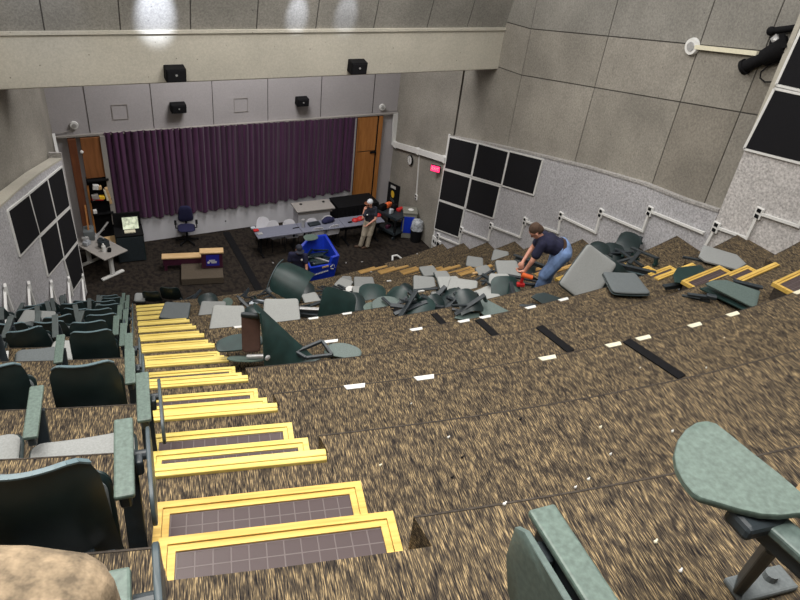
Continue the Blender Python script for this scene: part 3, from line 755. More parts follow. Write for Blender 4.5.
BACKS = [
 (152, 295, 8, 14, 0, .32, 'dark blue-green chair back standing by the seat ends, left of its twin', 'shell', 1.0),
 (171, 292, 4, 14, 0, .34, 'dark blue-green chair back standing at the top of the yellow steps', 'shell', 1.15),
 (209, 303, 10, -50, 0, .25, 'dark arched shell over a grey pad right of the yellow steps', 'shell', 1.15),
 (303, 296, 12, -70, 0, .35, 'black shell lying under the biggest dark green shell', 'shell', 1.2),
 (338, 308, -18, -25, 0, .30, 'broad dark green panel standing left of the pile front', 'shell_g', 1.35),
 (372, 296, -8, -48, 0, .28, 'wide dark green shell behind two round green tablets', 'shell_g', 1.35),
 (396, 297, -28, -55, 0, .24, 'dull green shell in the pile, right of the round tablets', 'shell_g', .9),
 (419, 310, 12, -48, 0, .18, 'dark teal shell at the pile front between two black strips', 'shell_g', 1.2),
 (452, 303, -22, -60, 0, .16, 'black shell low at the pile front', 'shell', 1.2),
 (468, 302, 10, -40, 0, .2, 'black shell under the large middle pad', 'shell', .9),
 (505, 294, 8, -58, 0, .25, 'dark green shell below the pale standing pad', 'shell_g', 1.1),
 (524, 268, 20, -40, 0, .35, 'black shell beside the drill', 'shell', 1.1),
 (597, 252, -24, -50, 0, .25, 'black shell against the right wall right of the worker', 'shell', 1.0),
 (628, 243, -12, -60, 0, .35, 'black shell on top of the heap by the right wall', 'shell', 1.1),
 (612, 255, 15, -60, 0, .2, 'black shell low in the heap by the right wall', 'shell', 1.1),
 (256, 315, 30, -70, 0, .1, 'black shell behind the toppled chair', 'shell', .8),
 (408, 291, 16, -60, 0, .16, 'black shell between the wide pad and the white stick', 'shell', .8),
 (355, 303, 10, -55, 0, .2, 'black shell behind the dark green panel', 'shell', .9),
 (436, 305, 30, -50, 0, .15, 'black shell right of the teal shell', 'shell', .8),
]
for s in BACKS:
    big = 'biggest' in s[6] or 'standing' in s[6]
    d_back(s[0], s[1]+(0 if big else 1.5), s[2]+(0 if big else random.uniform(-25, 25)), s[3] if big else -random.uniform(66, 88), s[4]+(0 if big else random.uniform(-14, 14)), s[5]*(1 if big else .8), s[6], s[7], s[8]*(1 if big else .86))
TABS = [
 (468, 318.5, 20, 10, 0, .05, 'angular green fragment on the tier edge left of the broken piece', .8, 'laminate_d'),
 (547, 302, -8, 20, 0, .08, 'angular dark shell piece lying alone below the worker in jeans', .95, 'shell'),
 (487, 311, -24, 14, 0, .12, 'angular broken green piece on the tier edge beside a black strip', 1.15, 'laminate_d'),
 (227, 303, 70, 30, 0, .3, 'small pale green tablet standing behind the ringed pad', .62, 'laminate'),
 (386, 304, 12, 16, 0, .22, 'round green-grey tablet at the pile front, larger of two', .95, 'laminate_d'),
 (370, 307, 30, 20, 0, .16, 'small round green-grey tablet left of the larger one', .5, 'laminate'),
 (411, 301, -14, 8, 0, .15, 'angular grey-green tablet left of the white stick', .8, 'laminate_d'),
 (258, 303.5, 10, 0, 0, .3, 'pale bluish tablet seen edge-on above the toppled chair', .7, 'glass'),
 (516, 288, 75, 30, 0, .35, 'pale green tablet inside a black arm frame by the drill', .5, 'laminate'),
 (722, 259, -22, 6, 0, .07, 'large grey six-sided tablet lying by the end of the near right wall', 1.35, 'fabric'),
 (733, 293, -14, 8, 0, .14, 'grey-green tablet on top of another by the right aisle steps', 1.25, 'laminate_d'),
 (726, 298, -20, 0, 0, .05, 'dull green tablet under the upper one by the right aisle steps', 1.2, 'shell_g'),
 (693, 279, 36, 14, 0, .16, 'dark green pointed tablet lying beside the right aisle steps', 1.5, 'shell_g'),
 (350, 289, 30, 20, 0, .2, 'white sliver of a tablet in the pile behind the bin', .4, 'white'),
]
for s in TABS: d_tab(*s[:6], s[6], s[7], s[8])
FR = [
 (308, 310, 4, 0, 0, .15, 'pale armrest lying left of the dark green panel', .72, 'metal'),
 (308, 315, -2, 0, 0, .06, 'dark bar lying under the pale armrest', .6, 'frame'),
 (620, 266, -16, 0, 0, .42, 'long black arm frame over the grey seat right of the leaning seat', 1.1, 'frame'),
 (628, 272, -20, 0, 0, .34, 'long pale-edged bar next to the long black frame', 1.1, 'edge'),
 (672, 231, -8, 4, 0, .25, 'black arm lying on the tier by the far right wall end', .8, 'frame'),
 (682, 285, 22, 0, 0, .08, 'black bar pointing from the dark green pointed tablet', .7, 'frame'),
 (747, 286, -18, 0, 0, .08, 'short black hinge bar above the stacked tablets', .35, 'frame'),
 (246, 293, 85, 50, 0, .3, 'thin dark post standing left of the black floor strip', .4, 'frame'),
 (196, 295, 80, 60, 0, .4, 'thin black post standing right of the tall chair back', .5, 'frame'),
 (512, 291, 90, 10, 0, .4, 'black square arm frame left of the worker', .7, 'frame'),
 (530, 262, -30, 0, 0, .5, 'black curved arm behind the drill', .7, 'frame'),
]
for s in FR: d_frame(*s[:6], s[6], s[7], s[8])
t = empty('loose_chair_part', onz(291, 281, zk(4)+.55), 'biggest dark green shell, arched high in front of the worker with the bin', 'chair shell')  # a loose back shell, not a whole chair
o = back_bm(w=.80, h=.72, curve=.2).build('back_shell', 'shell_g', t, (0, .08, -.36), None, 50)
b = MB()
for i in range(12):
    q = [Vector(((u_-.5)*.80*.94, -.2*(1-(2*u_-1)**2)-.02, .362)) for u_ in (i/12, (i+1)/12)]; b.bar(q[0], q[1], .022, .01)
b.build('pale_rim', 'edge', t)
spinb(t, 4, 30, 68)
# the large seat leaning on its side
t = d_seat(587, 275, 26, 66, -18, .42, 'large grey seat leaning on its edge, right of the worker in jeans', 'fabric', 1.12, w=.56, d=.72)
spin(t, 4, 52, -33)
spinb(d_back(602, 279, 30, 10, -20, .25, 'dark shell behind the large leaning seat', 'shell', 1.3), 4, 50, -33)
# black scrap filling the heap
random.seed(11)
zones = [((236, 292), (300, 312), 20, 'dark scrap bars between the yellow steps and the biggest shell'), ((320, 286), (360, 304), 22, 'dark scrap bars behind the blue bin'), ((390, 297), (470, 309), 34, 'dark scrap bars at the front of the pile'),
         ((420, 288), (500, 304), 14, 'dark scrap bars between the pale pads of the pile'), ((480, 268), (528, 292), 10, 'dark scrap bars left of the worker in jeans'), ((590, 236), (645, 262), 18, 'dark scrap bars heaped by the right wall'), ((2, 300), (120, 330), 16, 'dark scrap bars among the left chairs')]
for (a, c, n, lab) in zones:
    pr = None
    for i in range(n):
        px, py = random.uniform(a[0], c[0]), random.uniform(a[1], c[1])
        P = place(px, py, random.uniform(.05, .3)); e = rotm(random.uniform(-60, 60), random.uniform(-15, 15), random.uniform(-35, 35))
        if P.x > LA+LB*P.y-.25 or P.x < KA+KB*P.y+.25: continue
        if pr is None:
            pr = empty('scrap_bar', P, 'one of the '+lab, 'scrap', lab, e)
            L = .5; b = MB(); b.box((0, 0, 0), (L, .06, .03), bev=.006); b.build('bar', 'frame', pr)
            b = MB(); b.box((L*.45, 0, -.06), (.05, .05, .14), bev=.01); b.cyl((L*.45, -.05, -.1), (L*.45, .05, -.1), .02); b.build('bracket', 'shell_g', pr)
        else:
            o = copytree(pr); o.location = P; o.rotation_euler = e; o.scale = (random.uniform(.6, 1.3),)*3
# small white and coloured bits
bits = [(418, 292, .26, .04, 25, 'white', 'white stick lying on a grey pad'), (401, 291, .12, .05, 10, 'white', 'small white scrap left of the white stick'), (324, 299, .14, .05, 20, 'white', 'white scrap right of the small white-grey pad'),
        (389, 281, .1, .05, 10, 'white', 'white scrap beside the tan steps'), (287, 303, .14, .04, 5, 'white', 'white scrap above the large pale pad'), (353, 300, .12, .04, 10, 'white', 'white scrap left of the small round tablet'),
        (343, 295, .16, .05, -10, 'glass', 'bluish-white scrap in the pile behind the bin'), (424, 299, .2, .1, 15, 'orange', 'rusty orange scrap under the grey pad'), (475, 273, .12, .08, 20, 'tan_wood', 'tan wood chip at the end of the tan steps'),
        (6, 357, .05, .3, 20, 'white', 'white spray nozzle bottle at the left frame edge')]
for px, py, w, h, yw, m, lab in bits:
    P = place(px, py, .32 if 280 < px < 480 and py < 300 else .04)
    b = MB(); b.box((0, 0, 0), (w, h*.6, .025), bev=.008); b.box((w*.2, 0, .015), (w*.4, h*.5, .015), bev=.004)
    tag(b.build('scrap_piece', m, None, P, rotm(yw, 10, 0)), lab, 'scrap')
# ring on the pad
P = place(233, 313, .22); b = MB()
for i in range(14):
    a0, a1 = i*2*math.pi/14, (i+1)*2*math.pi/14
    b.cyl((.07*math.cos(a0), 0, .07*math.sin(a0)), (.07*math.cos(a1), 0, .07*math.sin(a1)), .012, n=6)
tag(b.build('ring', 'white', None, P, (0, 0, R(-28))), 'small white ring standing on a pale grey seat pad', 'ring')
# screws and crumbs on the near carpet
random.seed(5)
for i, (px, py) in enumerate([(448, 438), (504, 505), (462, 458), (600, 428), (610, 455), (672, 432), (688, 436), (697, 444), (588, 480), (575, 488), (520, 420), (724, 338), (706, 368), (640, 368), (452, 478), (380, 466), (357, 488), (411, 404), (712, 395), (655, 543), (680, 572)]):
    P, k = hit(px, py); b = MB(); s = random.uniform(.006, .011)
    b.cyl((0, 0, s*.5), (s*1.5, s*.6, s*.7), s*.5, s*.35, n=7); b.sph((0, 0, s*.6), s*.75, 7)
    tag(b.build('debris_crumb', ['white', 'white', 'black', 'cream'][i % 4], None, P), 'tiny crumb of foam or screw lying on the near carpet', 'crumb', 'tiny crumbs on the near carpet')

# toppled chair on the left-centre
def toppled():
    P = onz(270, 375, zk(9)); P = Vector((1.83, 5.15, zk(9)))
    P = onz(285, 366, zk(9)+.0)
    t = empty('auditorium_chair', P, 'toppled dark green chair with twisted shell, tablet and arm frame lying on the carpet', 'chair', None, (0, 0, R(Y0A)))
    t.scale = (.8, .8, .8)
    # sweeping shell
    b = MB()
    def f(u, v):
        # u along height, v across: narrow curled top at upper left, wide foot at lower right
        x = -.36+.62*u**.9 - .28*(1-v)*(u) ; z = .92*(1-u)**1.35+.02
        y = .22*(v-.5)+.25*math.sin(u*2.2)*(v-.5)
        xx = x+(v-.5)*(-.12+.55*u); return Vector((xx, y-.05*math.sin(math.pi*v), max(.01, z-(0.05)*v*u)))
    b.grid(f, 14, 8, .022); b.build('backrest', 'shell_g', t, smooth=50)
    # underside slab
    b = MB(); b.pad(rrect(.24, .52, .05), .04, .0, bendy=.2); b.build('seat', 'brown_leather', t, (-.46, .03, .5), (R(70), 0, R(12)), 50)
    b = MB(); b.box((-.46, .06, .76), (.26, .05, .06), bev=.01); b.cyl((-.56, .05, .78), (-.36, .05, .78), .03); b.build('seat_frame', 'frame', t)
    b = MB(); b.pad(dshape(.5, .36), .02, 0, rim=.004); b.build('writing_tablet', 'laminate', t, (-.50, -.12, .16), (R(28), 0, R(185)), 40)
    b = MB(); b.pad(dshape(.62, .26), .03, 0, rim=.006); b.build('seat_shell', 'shell_g', t, (-.62, .12, .24), (R(20), 0, R(15)), 40)
    b = MB(); b.box((-.36, -.16, .26), (.26, .05, .05), (0, R(-8), 0), bev=.012); b.sph((-.22, -.18, .28), .05, 10); b.build('hinge', 'metal', t)
    # arm frame loop
    o = t.location; q = lambda x, y, z=.12: (Matrix.Rotation(R(-Y0A), 4, 'Z') @ (onz(x, y, zk(9)+z)-o)/.8)
    b = MB(); pts = [q(296, 352), q(322, 341), q(332, 355), q(306, 358), q(296, 352)]
    for a, c in zip(pts[:-1], pts[1:]): b.bar(a, c, .045, .045, bev=.006)
    b.build('arm_frame', 'frame', t)
    b = MB(); b.pad(dshape(.50, .30), .02, 0, rim=.004); b.build('writing_tablet', 'laminate_d', t, q(344, 351.5, .06), (R(4), 0, R(-14)), 40)
toppled()

# ------------------------------------------------------------------ stage: curtain, doors
CY = 19.15
pl, pr_ = ony(103, 133, CY), ony(357, 117, CY)
hem = [(ony(x, y, CY).x, ony(x, y, CY).z) for x, y in ((117, 220), (150, 217), (200, 211.5), (250, 205.5), (300, 198), (352, 190))]
def hemz(x):
    for (a, za), (c, zc) in zip(hem[:-1], hem[1:]):
        if x <= c: return za+(zc-za)*(x-a)/(c-a)
    return hem[-1][1]
b = MB()
def fc(u, v):
    x = pl.x+(pr_.x-pl.x)*u; zt_ = pl.z+(pr_.z-pl.z)*u
    n = 46; ph = u*n*2*math.pi
    y = CY+.035*math.sin(ph+.8*math.sin(u*31))+.025*math.sin(ph*.37)
    zb_ = hemz(x)+.035*math.sin(ph*.5)+.02*math.sin(ph*.23)
    return Vector((x+.02*math.sin(ph*1.0+1), y, zb_+(zt_-zb_)*v))
b.grid(fc, 460, 3, .01)
tag(b.build('stage_curtain', 'purple', smooth=80), 'long dark purple pleated curtain hanging across the stage wall', 'curtain')
def quadbox(name, tl, tr, z0, m, th=.06, yy=19.27, parent=None):
    a, c = ony(*tl, yy), ony(*tr, yy); b = MB(); b.box(((a.x+c.x)/2, yy-th/2, (a.z+z0)/2), (c.x-a.x, th, a.z-z0), bev=.004, seg=1); return b.build(name, m, parent)
# right door
dr = empty('door_1', (0, 0, 0)); S(dr)
a, c = ony(358.5, 117, 19.2), ony(383, 115, 19.2)
zs = ony(370, 151, 19.2).z
for z0, z1 in ((.0, zs-.02), (zs+.02, 3.46)):
    b = MB(); b.box(((a.x+c.x-.18)/2, 19.22, (z0+z1)/2), (c.x-a.x-.2, .06, z1-z0), bev=.004, seg=1); b.build('door_leaf', 'door', dr)
b = MB(); b.box((c.x-.07, 19.2, 1.73), (.13, .1, 3.46)); b.box((a.x-.02, 19.2, 1.73), (.05, .1, 3.46)); b.build('door_frame', 'door', dr)
b = MB(); b.box((c.x-.16, 19.23, 1.73), (.05, .06, 3.46)); b.box(((a.x+c.x)/2+.18, 19.17, zs-.04), (.22, .03, .07)); b.build('door_gap', 'black', dr)
# left closet
a, c = ony(66, 133, 19.2), ony(101, 133, 19.2)
cl = empty('closet', (a.x, 19.2, 0), 'tall open wooden closet with cluttered dark shelves left of the purple curtain', 'closet')
W = c.x-a.x; zd = ony(86, 178, 19.2).z
b = MB(); b.box((.10, 0, 1.73), (.2, .14, 3.46), bev=.004, seg=1); b.build('side_board', 'red_wood', cl)
b = MB(); b.box((W/2+.16, -.01, (3.46+zd)/2), (W-.30, .08, 3.46-zd), bev=.004, seg=1); dd = b.build('upper_door', 'door_l', cl)
b = MB(); b.sph((.30, -.07, 3.08), .05, 10); b.build('lock', 'white', dd)
b = MB(); b.box((W/2+.16, .05, zd/2), (W-.28, .05, zd)); b.build('back_board', 'black', cl)
for z in (zd-.05, 1.62, 1.2, .15):
    b = MB(); b.box((W/2+.16, -.05, z), (W-.3, .25, .04)); b.build('shelf', 'black', cl)
b = MB(); b.box((.30, -.08, zd/2-.1), (.05, .06, zd-.2), (0, 0, 0)); b.build('open_door_edge', 'door', cl)
for i, (dx, z, w, h, m) in enumerate([(.45, 1.75, .18, .16, 'greige'), (.62, 1.72, .14, .1, 'yellow'), (.50, 2.05, .16, .14, 'white'), (.74, 1.78, .06, .34, 'cream'), (.60, 2.02, .1, .1, 'tan_wood'), (.5, 1.68, .3, .05, 'red'), (.80, 1.75, .08, .5, 'tan_wood'), (.38, 1.30, .1, .1, 'white')]):
    b = MB(); b.box((0, 0, 0), (w, .12, h), (0, .15*(i % 3-1), 0), bev=.012)
    tag(b.build('clutter_item', m, None, (a.x+dx, 19.02, z+.02)), ['grey box', 'yellow tape roll', 'white box', 'cream tube', 'tan box', 'red tray', 'tall tan board', 'small white box'][i]+' on the cluttered shelves inside the open wooden closet', 'shelf clutter')
b = MB(); p0, p1 = ony(104, 133, 19.15), ony(119, 220, 19.15); b.box((p0.x-.06, 19.17, (3.48+.8)/2), (.13, .12, 2.7)); S(b.build('trim_10', 'greige'))
b = MB(); p1 = ony(356, 118, 19.12); b.box((p1.x, 19.12, (3.46+.6)/2), (.05, .06, 2.9)); S(b.build('trim_11', 'metal'))
# tan board leaning and floor plank in the closet
f0 = ony(103, 243, 18.55)
b = MB(); b.box((0, 0, 0), (.85, .55, .05), (0, 0, 0), bev=.01); tag(b.build('tan_platform', 'tan_wood', None, (f0.x, f0.y, f0.z), (R(4), 0, R(4))), 'tan wooden board lying behind the small grey T-legged table', 'board')
for i, (x0, y0, x1, y1, m) in enumerate([(92, 243, 108, 222, 'metal'), (91, 240, 104, 229, 'metal'), (90, 240, 85, 205, 'door')]):
    b = MB(); A, Bq = ony(x0, y0, 18.4), ony(x1, y1, 18.75); A.z = max(A.z, .03); b.bar(A, Bq, .045, .03, bev=.004)
    tag(b.build('leaning_bar', m), ['long pale metal bar leaning in the open closet', 'shorter pale metal bar leaning in the open closet', 'orange-brown batten standing in the open closet'][i], 'bar')
# speakers, discs, clock, exit
def speaker(px, py, w, h, Y, lab):
    P = ony(px, py, Y); t = empty('wall_speaker', P, lab, 'speaker', 'small black wall speakers')
    b = MB(); b.box((0, -.13, 0), (w, .24, h), (R(8), 0, 0), bev=.02); b.build('cabinet', 'black', t)
    b = MB(); b.box((0, -.255, -.02), (w*.86, .015, h*.82), (R(8), 0, 0), bev=.004); g_ = b.build('grille', 'panel', t)
    b = MB(); b.cyl((0, -.28, 0), (0, -.26, 0), .022); b.build('badge', 'metal', t)
    b = MB(); b.box((0, -.02, 0), (.1, .06, .1)); b.build('bracket', 'black', t)
speaker(173.5, 71.5, .40, .28, YB, 'small black speaker on the concrete beam, left one'); speaker(355, 65, .40, .28, YB, 'small black speaker on the concrete beam, right one')
speaker(177, 106, .42, .25, 19.28, 'small black speaker on the grey header over the curtain, left one'); speaker(300.5, 100, .38, .24, 19.28, 'small black speaker on the grey header over the curtain, right one')
def disc(P, nrm, r, lab, name='ceiling_sensor'):
    t = empty(name, P, lab, 'wireless disc'); n = Vector(nrm).normalized()
    b = MB(); b.cyl((0, 0, 0), n*.06, r, r*.9, n=24); b.build('housing', 'white', t, smooth=30)
    b = MB(); b.cyl(n*.06, n*.075, r*.55, r*.5, n=20); b.build('cap', 'metal', t)
disc(ony(74, 125, 19.27), (0, -1, 0), .11, 'round white disc on the header at the left end over the closet', 'wireless_disc')
disc(ony(382, 107, 19.27), (0, -1, 0), .11, 'round white disc on the header at the right end over the orange door', 'wireless_disc')
b = MB(); b.tube([ony(x, y, 19.24) for x, y in ((73, 128), (69, 131), (62, 133), (56, 132.5))], .012); tag(b.build('cable', 'greige'), 'thin cable from the left header disc to the corner', 'cable')
b = MB(); b.tube([ony(x, y, 19.24) for x, y in ((384, 109), (389, 111), (396, 110))], .012); tag(b.build('cable', 'greige'), 'thin cable from the right header disc to the corner', 'cable')
P = onpl(694, 46.5, UA, LB); disc(P+NR*.02, NR, .15, 'round white disc on the upper right wall joined to a white pipe', 'wireless_disc')
b = MB(); b.bar(onpl(698, 47, UA, LB)+NR*.05, onpl(760, 53.5, UA, LB)+NR*.05, .07, .07); tag(b.build('wall_conduit', 'cream'), 'white horizontal pipe from the upper right disc to the black stage light', 'conduit')
P = onpl(411.5, 160, SX, 0); t = empty('wall_clock', P+NR*.02, 'round white wall clock with black rim beside the cable duct', 'clock')
b = MB(); b.cyl((0, 0, 0), NR*.05, .17, n=28); b.build('rim', 'black', t, smooth=30)
b = MB(); b.cyl(NR*.045, NR*.056, .145, n=28); dl = b.build('dial', 'white', t)
tz = Vector((0, 0, 1)); ty = tz.cross(NR)
b = MB()
for i in range(12):
    a_ = i*math.pi/6; d_ = ty*math.sin(a_)+tz*math.cos(a_); b.bar(NR*.058+d_*.115, NR*.058+d_*.135, .008, .004)
b.build('hour_marks', 'black', dl)
for a_, L in ((R(-35), .11), (R(160), .07)):
    b = MB(); d_ = ty*math.sin(a_)+tz*math.cos(a_); b.bar(NR*.06, NR*.06+d_*L, .01, .004); b.build('hand', 'black', t)
P = onpl(440, 168, SX, 0); t = empty('exit_sign', P+Vector((-.16, 0, 0)), 'glowing pink-red exit sign beside the right acoustic wall end', 'exit sign', None, (0, 0, R(38)))
b = MB(); b.box((0, 0, 0), (.05, .32, .22), bev=.01); b.build('housing', 'black', t)
b = MB(); b.box((-.03, 0, 0), (.012, .29, .19), bev=.004); b.build('lit_face', 'exit', t)
def text(s, size, m, parent, loc, rot, name='lettering'):
    cu = bpy.data.curves.new(name, 'FONT'); cu.body = s; cu.size = size; cu.align_x = 'CENTER'; cu.align_y = 'CENTER'; cu.extrude = .002
    tmp = bpy.data.objects.new(name, cu); C.objects.link(tmp); me = bpy.data.meshes.new_from_object(tmp); bpy.data.objects.remove(tmp)
    o = bpy.data.objects.new(name, me); C.objects.link(o); me.materials.clear(); me.materials.append(M[m]); o.parent = parent; o.location = loc; o.rotation_euler = rot; return o
text('EXIT', .12, 'white', t, (-.038, 0, 0), (R(90), 0, R(-90)))

# ------------------------------------------------------------------ stage furniture
def legT(b, x, y, z, w, L):
    b.box((x, y, z/2), (w, w, z)); b.box((x, y, .03), (w*1.2, L, .05), bev=.01)
# maroon desk and podium on carpeted platform
DY = R(-13)
def vz(px, py, Y): return ony(px, py, Y).z
pf = onz(203, 284.5, 0); pb = onz(203, 268.5, .22); wpf = (onz(224, 284.5, 0)-onz(182, 284.5, 0)).length
dp = (pb-pf).length; fwd_ = Vector((-math.sin(DY), math.cos(DY), 0))
b = MB(); b.box((0, (dp+.3)/2, .11), (wpf, dp+.3, .2), bev=.01); tag(b.build('carpeted_platform', 'platform', None, pf, (0, 0, DY)), 'low brown carpeted platform in front of the maroon podium', 'platform')
P = onz(212.5, 268.5, .21); zr = ony(212.5, 250.5, P.y+.1).z-.21
w = (onz(224.5, 268, .21)-onz(202, 268, .21)).length
t = empty('podium', P, 'maroon podium with tan wood top and a blue sign on its front', 'podium', None, (0, 0, DY))
b = MB(); b.box((0, .1, zr/2), (w-.04, .2, zr-.03), bev=.01); b.build('body', 'maroon', t)
b = MB(); b.box((0, .09, zr), (w+.03, .27, .05), bev=.012); b.build('top', 'tan_wood', t)
b = MB(); b.box((.02, -.005, zr*.52), (w*.58, .02, zr*.66)); sg = b.build('sign', 'sign_blue', t)
b = MB()
for dx, dz_, ww in ((.0, .03, .17), (.03, -.015, .2), (.05, -.055, .15)): b.box((dx, -.02, zr*.48+dz_), (ww, .006, .022))
b.cyl((-.10, -.026, zr*.40), (-.10, -.014, zr*.40), .035); b.build('sign_emblem', 'white', t)
P = onz(183, 270, 0); zl = ony(183, 255.5, P.y+.1).z
w = (onz(202.5, 270, 0)-onz(163.5, 270, 0)).length
t = empty('lecture_desk', P, 'long low maroon desk with tan wood top joined to the podium', 'desk', None, (0, 0, DY))
b = MB(); b.box((0, .1, (zl+.15)/2), (w-.03, .2, zl-.18), bev=.01); b.build('front_panel', 'maroon', t)
b = MB(); b.box((0, .09, zl), (w+.02, .27, .05), bev=.012); b.build('top', 'tan_wood', t)
for s_ in (-1, 1):
    b = MB(); b.box((s_*(w/2-.08), .1, .08), (.08, .2, .16)); b.build('foot', 'maroon', t)
# black equipment cabinet with monitor
p = onz(133, 262, 0); q0, q1 = onz(121.5, 262, 0), onz(149, 259, 0)
w = (q1-q0).length; hh = vz(135, 236, p.y)
t = empty('equipment_cabinet', p, 'black equipment cabinet with a small lit screen on top', 'cabinet', None, (0, 0, math.atan2(q1.y-q0.y, q1.x-q0.x)))
b = MB(); b.box((0, .32, hh/2), (w, .6, hh), bev=.015); b.build('body', 'shell', t)
b = MB(); b.box((0, -.0, hh/2), (w*.92, .02, hh*.92), bev=.005); b.build('front_door', 'frame', t)
b = MB(); b.box((0, .6, hh+.22), (w*.98, .06, .5), bev=.01); b.box((0, .32, hh+.02), (w*1.02, .66, .03), bev=.005); b.build('rim', 'black', t)
b = MB(); b.box((.08, .46, hh+.20), (w*.62, .03, .42), (R(-14), 0, 0), bev=.005); mo = b.build('monitor', 'black', t)
b = MB(); b.box((.08, .44, hh+.20), (w*.56, .012, .36), (R(-14), 0, 0)); b.build('screen', 'screen', mo)
b = MB(); b.box((.03, .2, hh+.06), (.3, .16, .04), bev=.01); b.build('papers', 'cream', t)
# wheeled side table
f1, f2 = onz(109, 275.5, 0), onz(86, 262.5, 0)
ax_ = (f1-f2); L = ax_.length; ang = math.atan2(ax_.y, ax_.x)
c_ = (f1+f2)/2+Vector((.1, -.05, 0))
t = empty('side_table', c_, 'small grey T-legged table cluttered with bottles and tools, by the left wall end', 'table', None, (0, 0, ang))
b = MB(); b.box((0, .05, .74), (L+.45, .75, .035), bev=.008); b.build('table_top', 'greige', t)
for s_ in (-1, 1):
    b = MB(); legT(b, s_*L/2, 0, .72, .09, .7); b.build('leg', 'white', t)
def on_table(t_, items):
    for dx, dy, m, r, h, nm, lab in items:
        P = t_.matrix_world if False else Matrix.Translation(t_.location) @ Euler(t_.rotation_euler).to_matrix().to_4x4()
        P = P @ Vector((dx, dy, .76)); b = MB()
        if nm in ('bottle', 'cup', 'jug'): b.cyl((0, 0, 0), (0, 0, h*.7), r, r*.9, n=14); b.cyl((0, 0, h*.7), (0, 0, h), r*.6, r*.35, n=12)
        else: b.box((0, 0, h/2), (r*2, r*1.4, h), bev=min(.015, h*.3)); b.box((r*.3, 0, h), (r*.8, r*.6, h*.3), bev=.003)
        tag(b.build(nm, m, None, P, (0, 0, R((dx*177) % 90)), 40), lab, nm.replace('_', ' '))
on_table(t, [(.35, -.05, 'white', .06, .24, 'bottle', 'white bottle on the small grey table'), (.15, .1, 'frame', .13, .2, 'tool_bag', 'dark tool bag on the small grey table'), (.45, .05, 'black', .07, .08, 'tape_roll', 'small black item right of the white bottle'),
             (-.45, -.05, 'metal', .09, .14, 'metal_tin', 'shiny tin at the left end of the small grey table'), (-.25, -.15, 'clear', .1, .12, 'plastic_cup', 'crumpled clear cup on the small grey table'), (-.55, .15, 'fabric_d', .2, .28, 'grey_sack', 'blue-grey sack on the left end of the small grey table'), (-.15, .2, 'frame', .08, .1, 'drill_case', 'little dark case in the middle of the small grey table')])
b = MB(); p = onz(114, 256, .1); b.box((0, 0, .12), (.3, .22, .24), bev=.02); b.box((0, 0, .25), (.32, .24, .03), bev=.01); tag(b.build('crate', 'sign_blue', None, (p.x+.1, p.y+.25, 0), (0, 0, .3)), 'small dark blue crate on the floor under the grey side table', 'crate')
# office chair
p = onz(187.5, 241.5, 0)
t = empty('office_chair', p, 'dark navy office swivel chair in front of the white low wall', 'office chair', None, (0, 0, R(-12)))
for i in range(5):
    a_ = i*R(72)+.3; b = MB(); b.bar((0, 0, .09), (.33*math.cos(a_), .33*math.sin(a_), .06), .05, .03, bev=.006); b.sph((.33*math.cos(a_), .33*math.sin(a_), .035), .035, 8); b.build('base_leg', 'black', t)
b = MB(); b.cyl((0, 0, .08), (0, 0, .45), .03); b.build('gas_lift', 'black', t)
b = MB(); b.pad(rrect(.52, .50, .14), .06, .02, rim=.03); b.build('seat', 'blue_d', t, (0, 0, .45), smooth=60)
b = MB(); b.pad(rrect(.50, .56, .15, top=.7), .06, .02, rim=.03, bendx=.3); b.build('backrest', 'blue_d', t, (0, .26, .86), (R(96), 0, 0), 60)
b = MB(); b.bar((0, .25, .45), (0, .30, .75), .06, .02); b.build('back_bar', 'black', t)
for s_ in (-1, 1):
    b = MB(); b.tube([(s_*.22, .05, .45), (s_*.31, .05, .46), (s_*.31, .05, .66)], .016); b.box((s_*.31, .0, .68), (.07, .26, .03), bev=.012); b.build('armrest', 'black', t)
# conference tables: three in a row
A, B_ = onz(258, 238.5, .74), onz(385, 221.5, .74); Cc = onz(251, 227.5, .74)
d = (B_-A); tot = d.length; d.normalize(); nrm_ = Vector((-d.y, d.x, 0)); dep = .62
for i in range(3):
    L = tot/3; c_ = A+d*(L*(i+.5))+nrm_*dep/2; c_.z = 0
    t = empty('folding_table', c_, f'long grey T-legged table in the row on stage, {["left", "middle", "right"][i]} of three', 'table', 'row of grey tables on stage', (0, 0, math.atan2(d.y, d.x)))
    b = MB(); b.box((0, 0, .725), (L-.01, dep, .03), bev=.006); b.build('table_top', 'grey_table', t)
    for s_ in (-1, 1):
        b = MB(); legT(b, s_*(L/2-.18), 0, .71, .05, dep*.95); b.build('leg', 'black', t)
TB = (A, d, nrm_, math.atan2(d.y, d.x))
def tb(px, py, m, w, dd, h, nm, lab, kind='box'):
    P = onz(px, py, .745); b = MB()
    if kind == 'cyl': b.cyl((0, 0, 0), (0, 0, h), w, w*1.15, n=16)
    elif kind == 'lump':
        b.sph((0, 0, h*.4), w*.55, 12, (1, dd/w, h/w)); b.sph((w*.3, .02, h*.3), w*.4, 10, (1, .8, .6)); b.sph((-w*.35, -.02, h*.3), w*.35, 10, (1, .9, .7))
    else: b.box((0, 0, h/2), (w, dd, h), bev=min(h*.3, .015)); b.box((w*.1, 0, h), (w*.5, dd*.6, h*.3), bev=min(h*.08, .004))
    tag(b.build(nm, m, None, P, (0, 0, TB[3]+.1), 40), lab, nm.replace('_', ' '))
tb(303, 227, 'metal', .05, .05, .26, 'tumbler', 'tall pale tumbler on the middle grey table', 'cyl')
tb(256, 231, 'red', .16, .12, .05, 'tool_pouch', 'dark red pouch on the left end of the grey tables'); tb(260, 234, 'metal', .16, .12, .03, 'foil_tray', 'pale tray beside the red pouch'); tb(253, 228.5, 'glass', .14, .1, .05, 'glass_dish', 'glass dish at the far left corner of the grey tables')
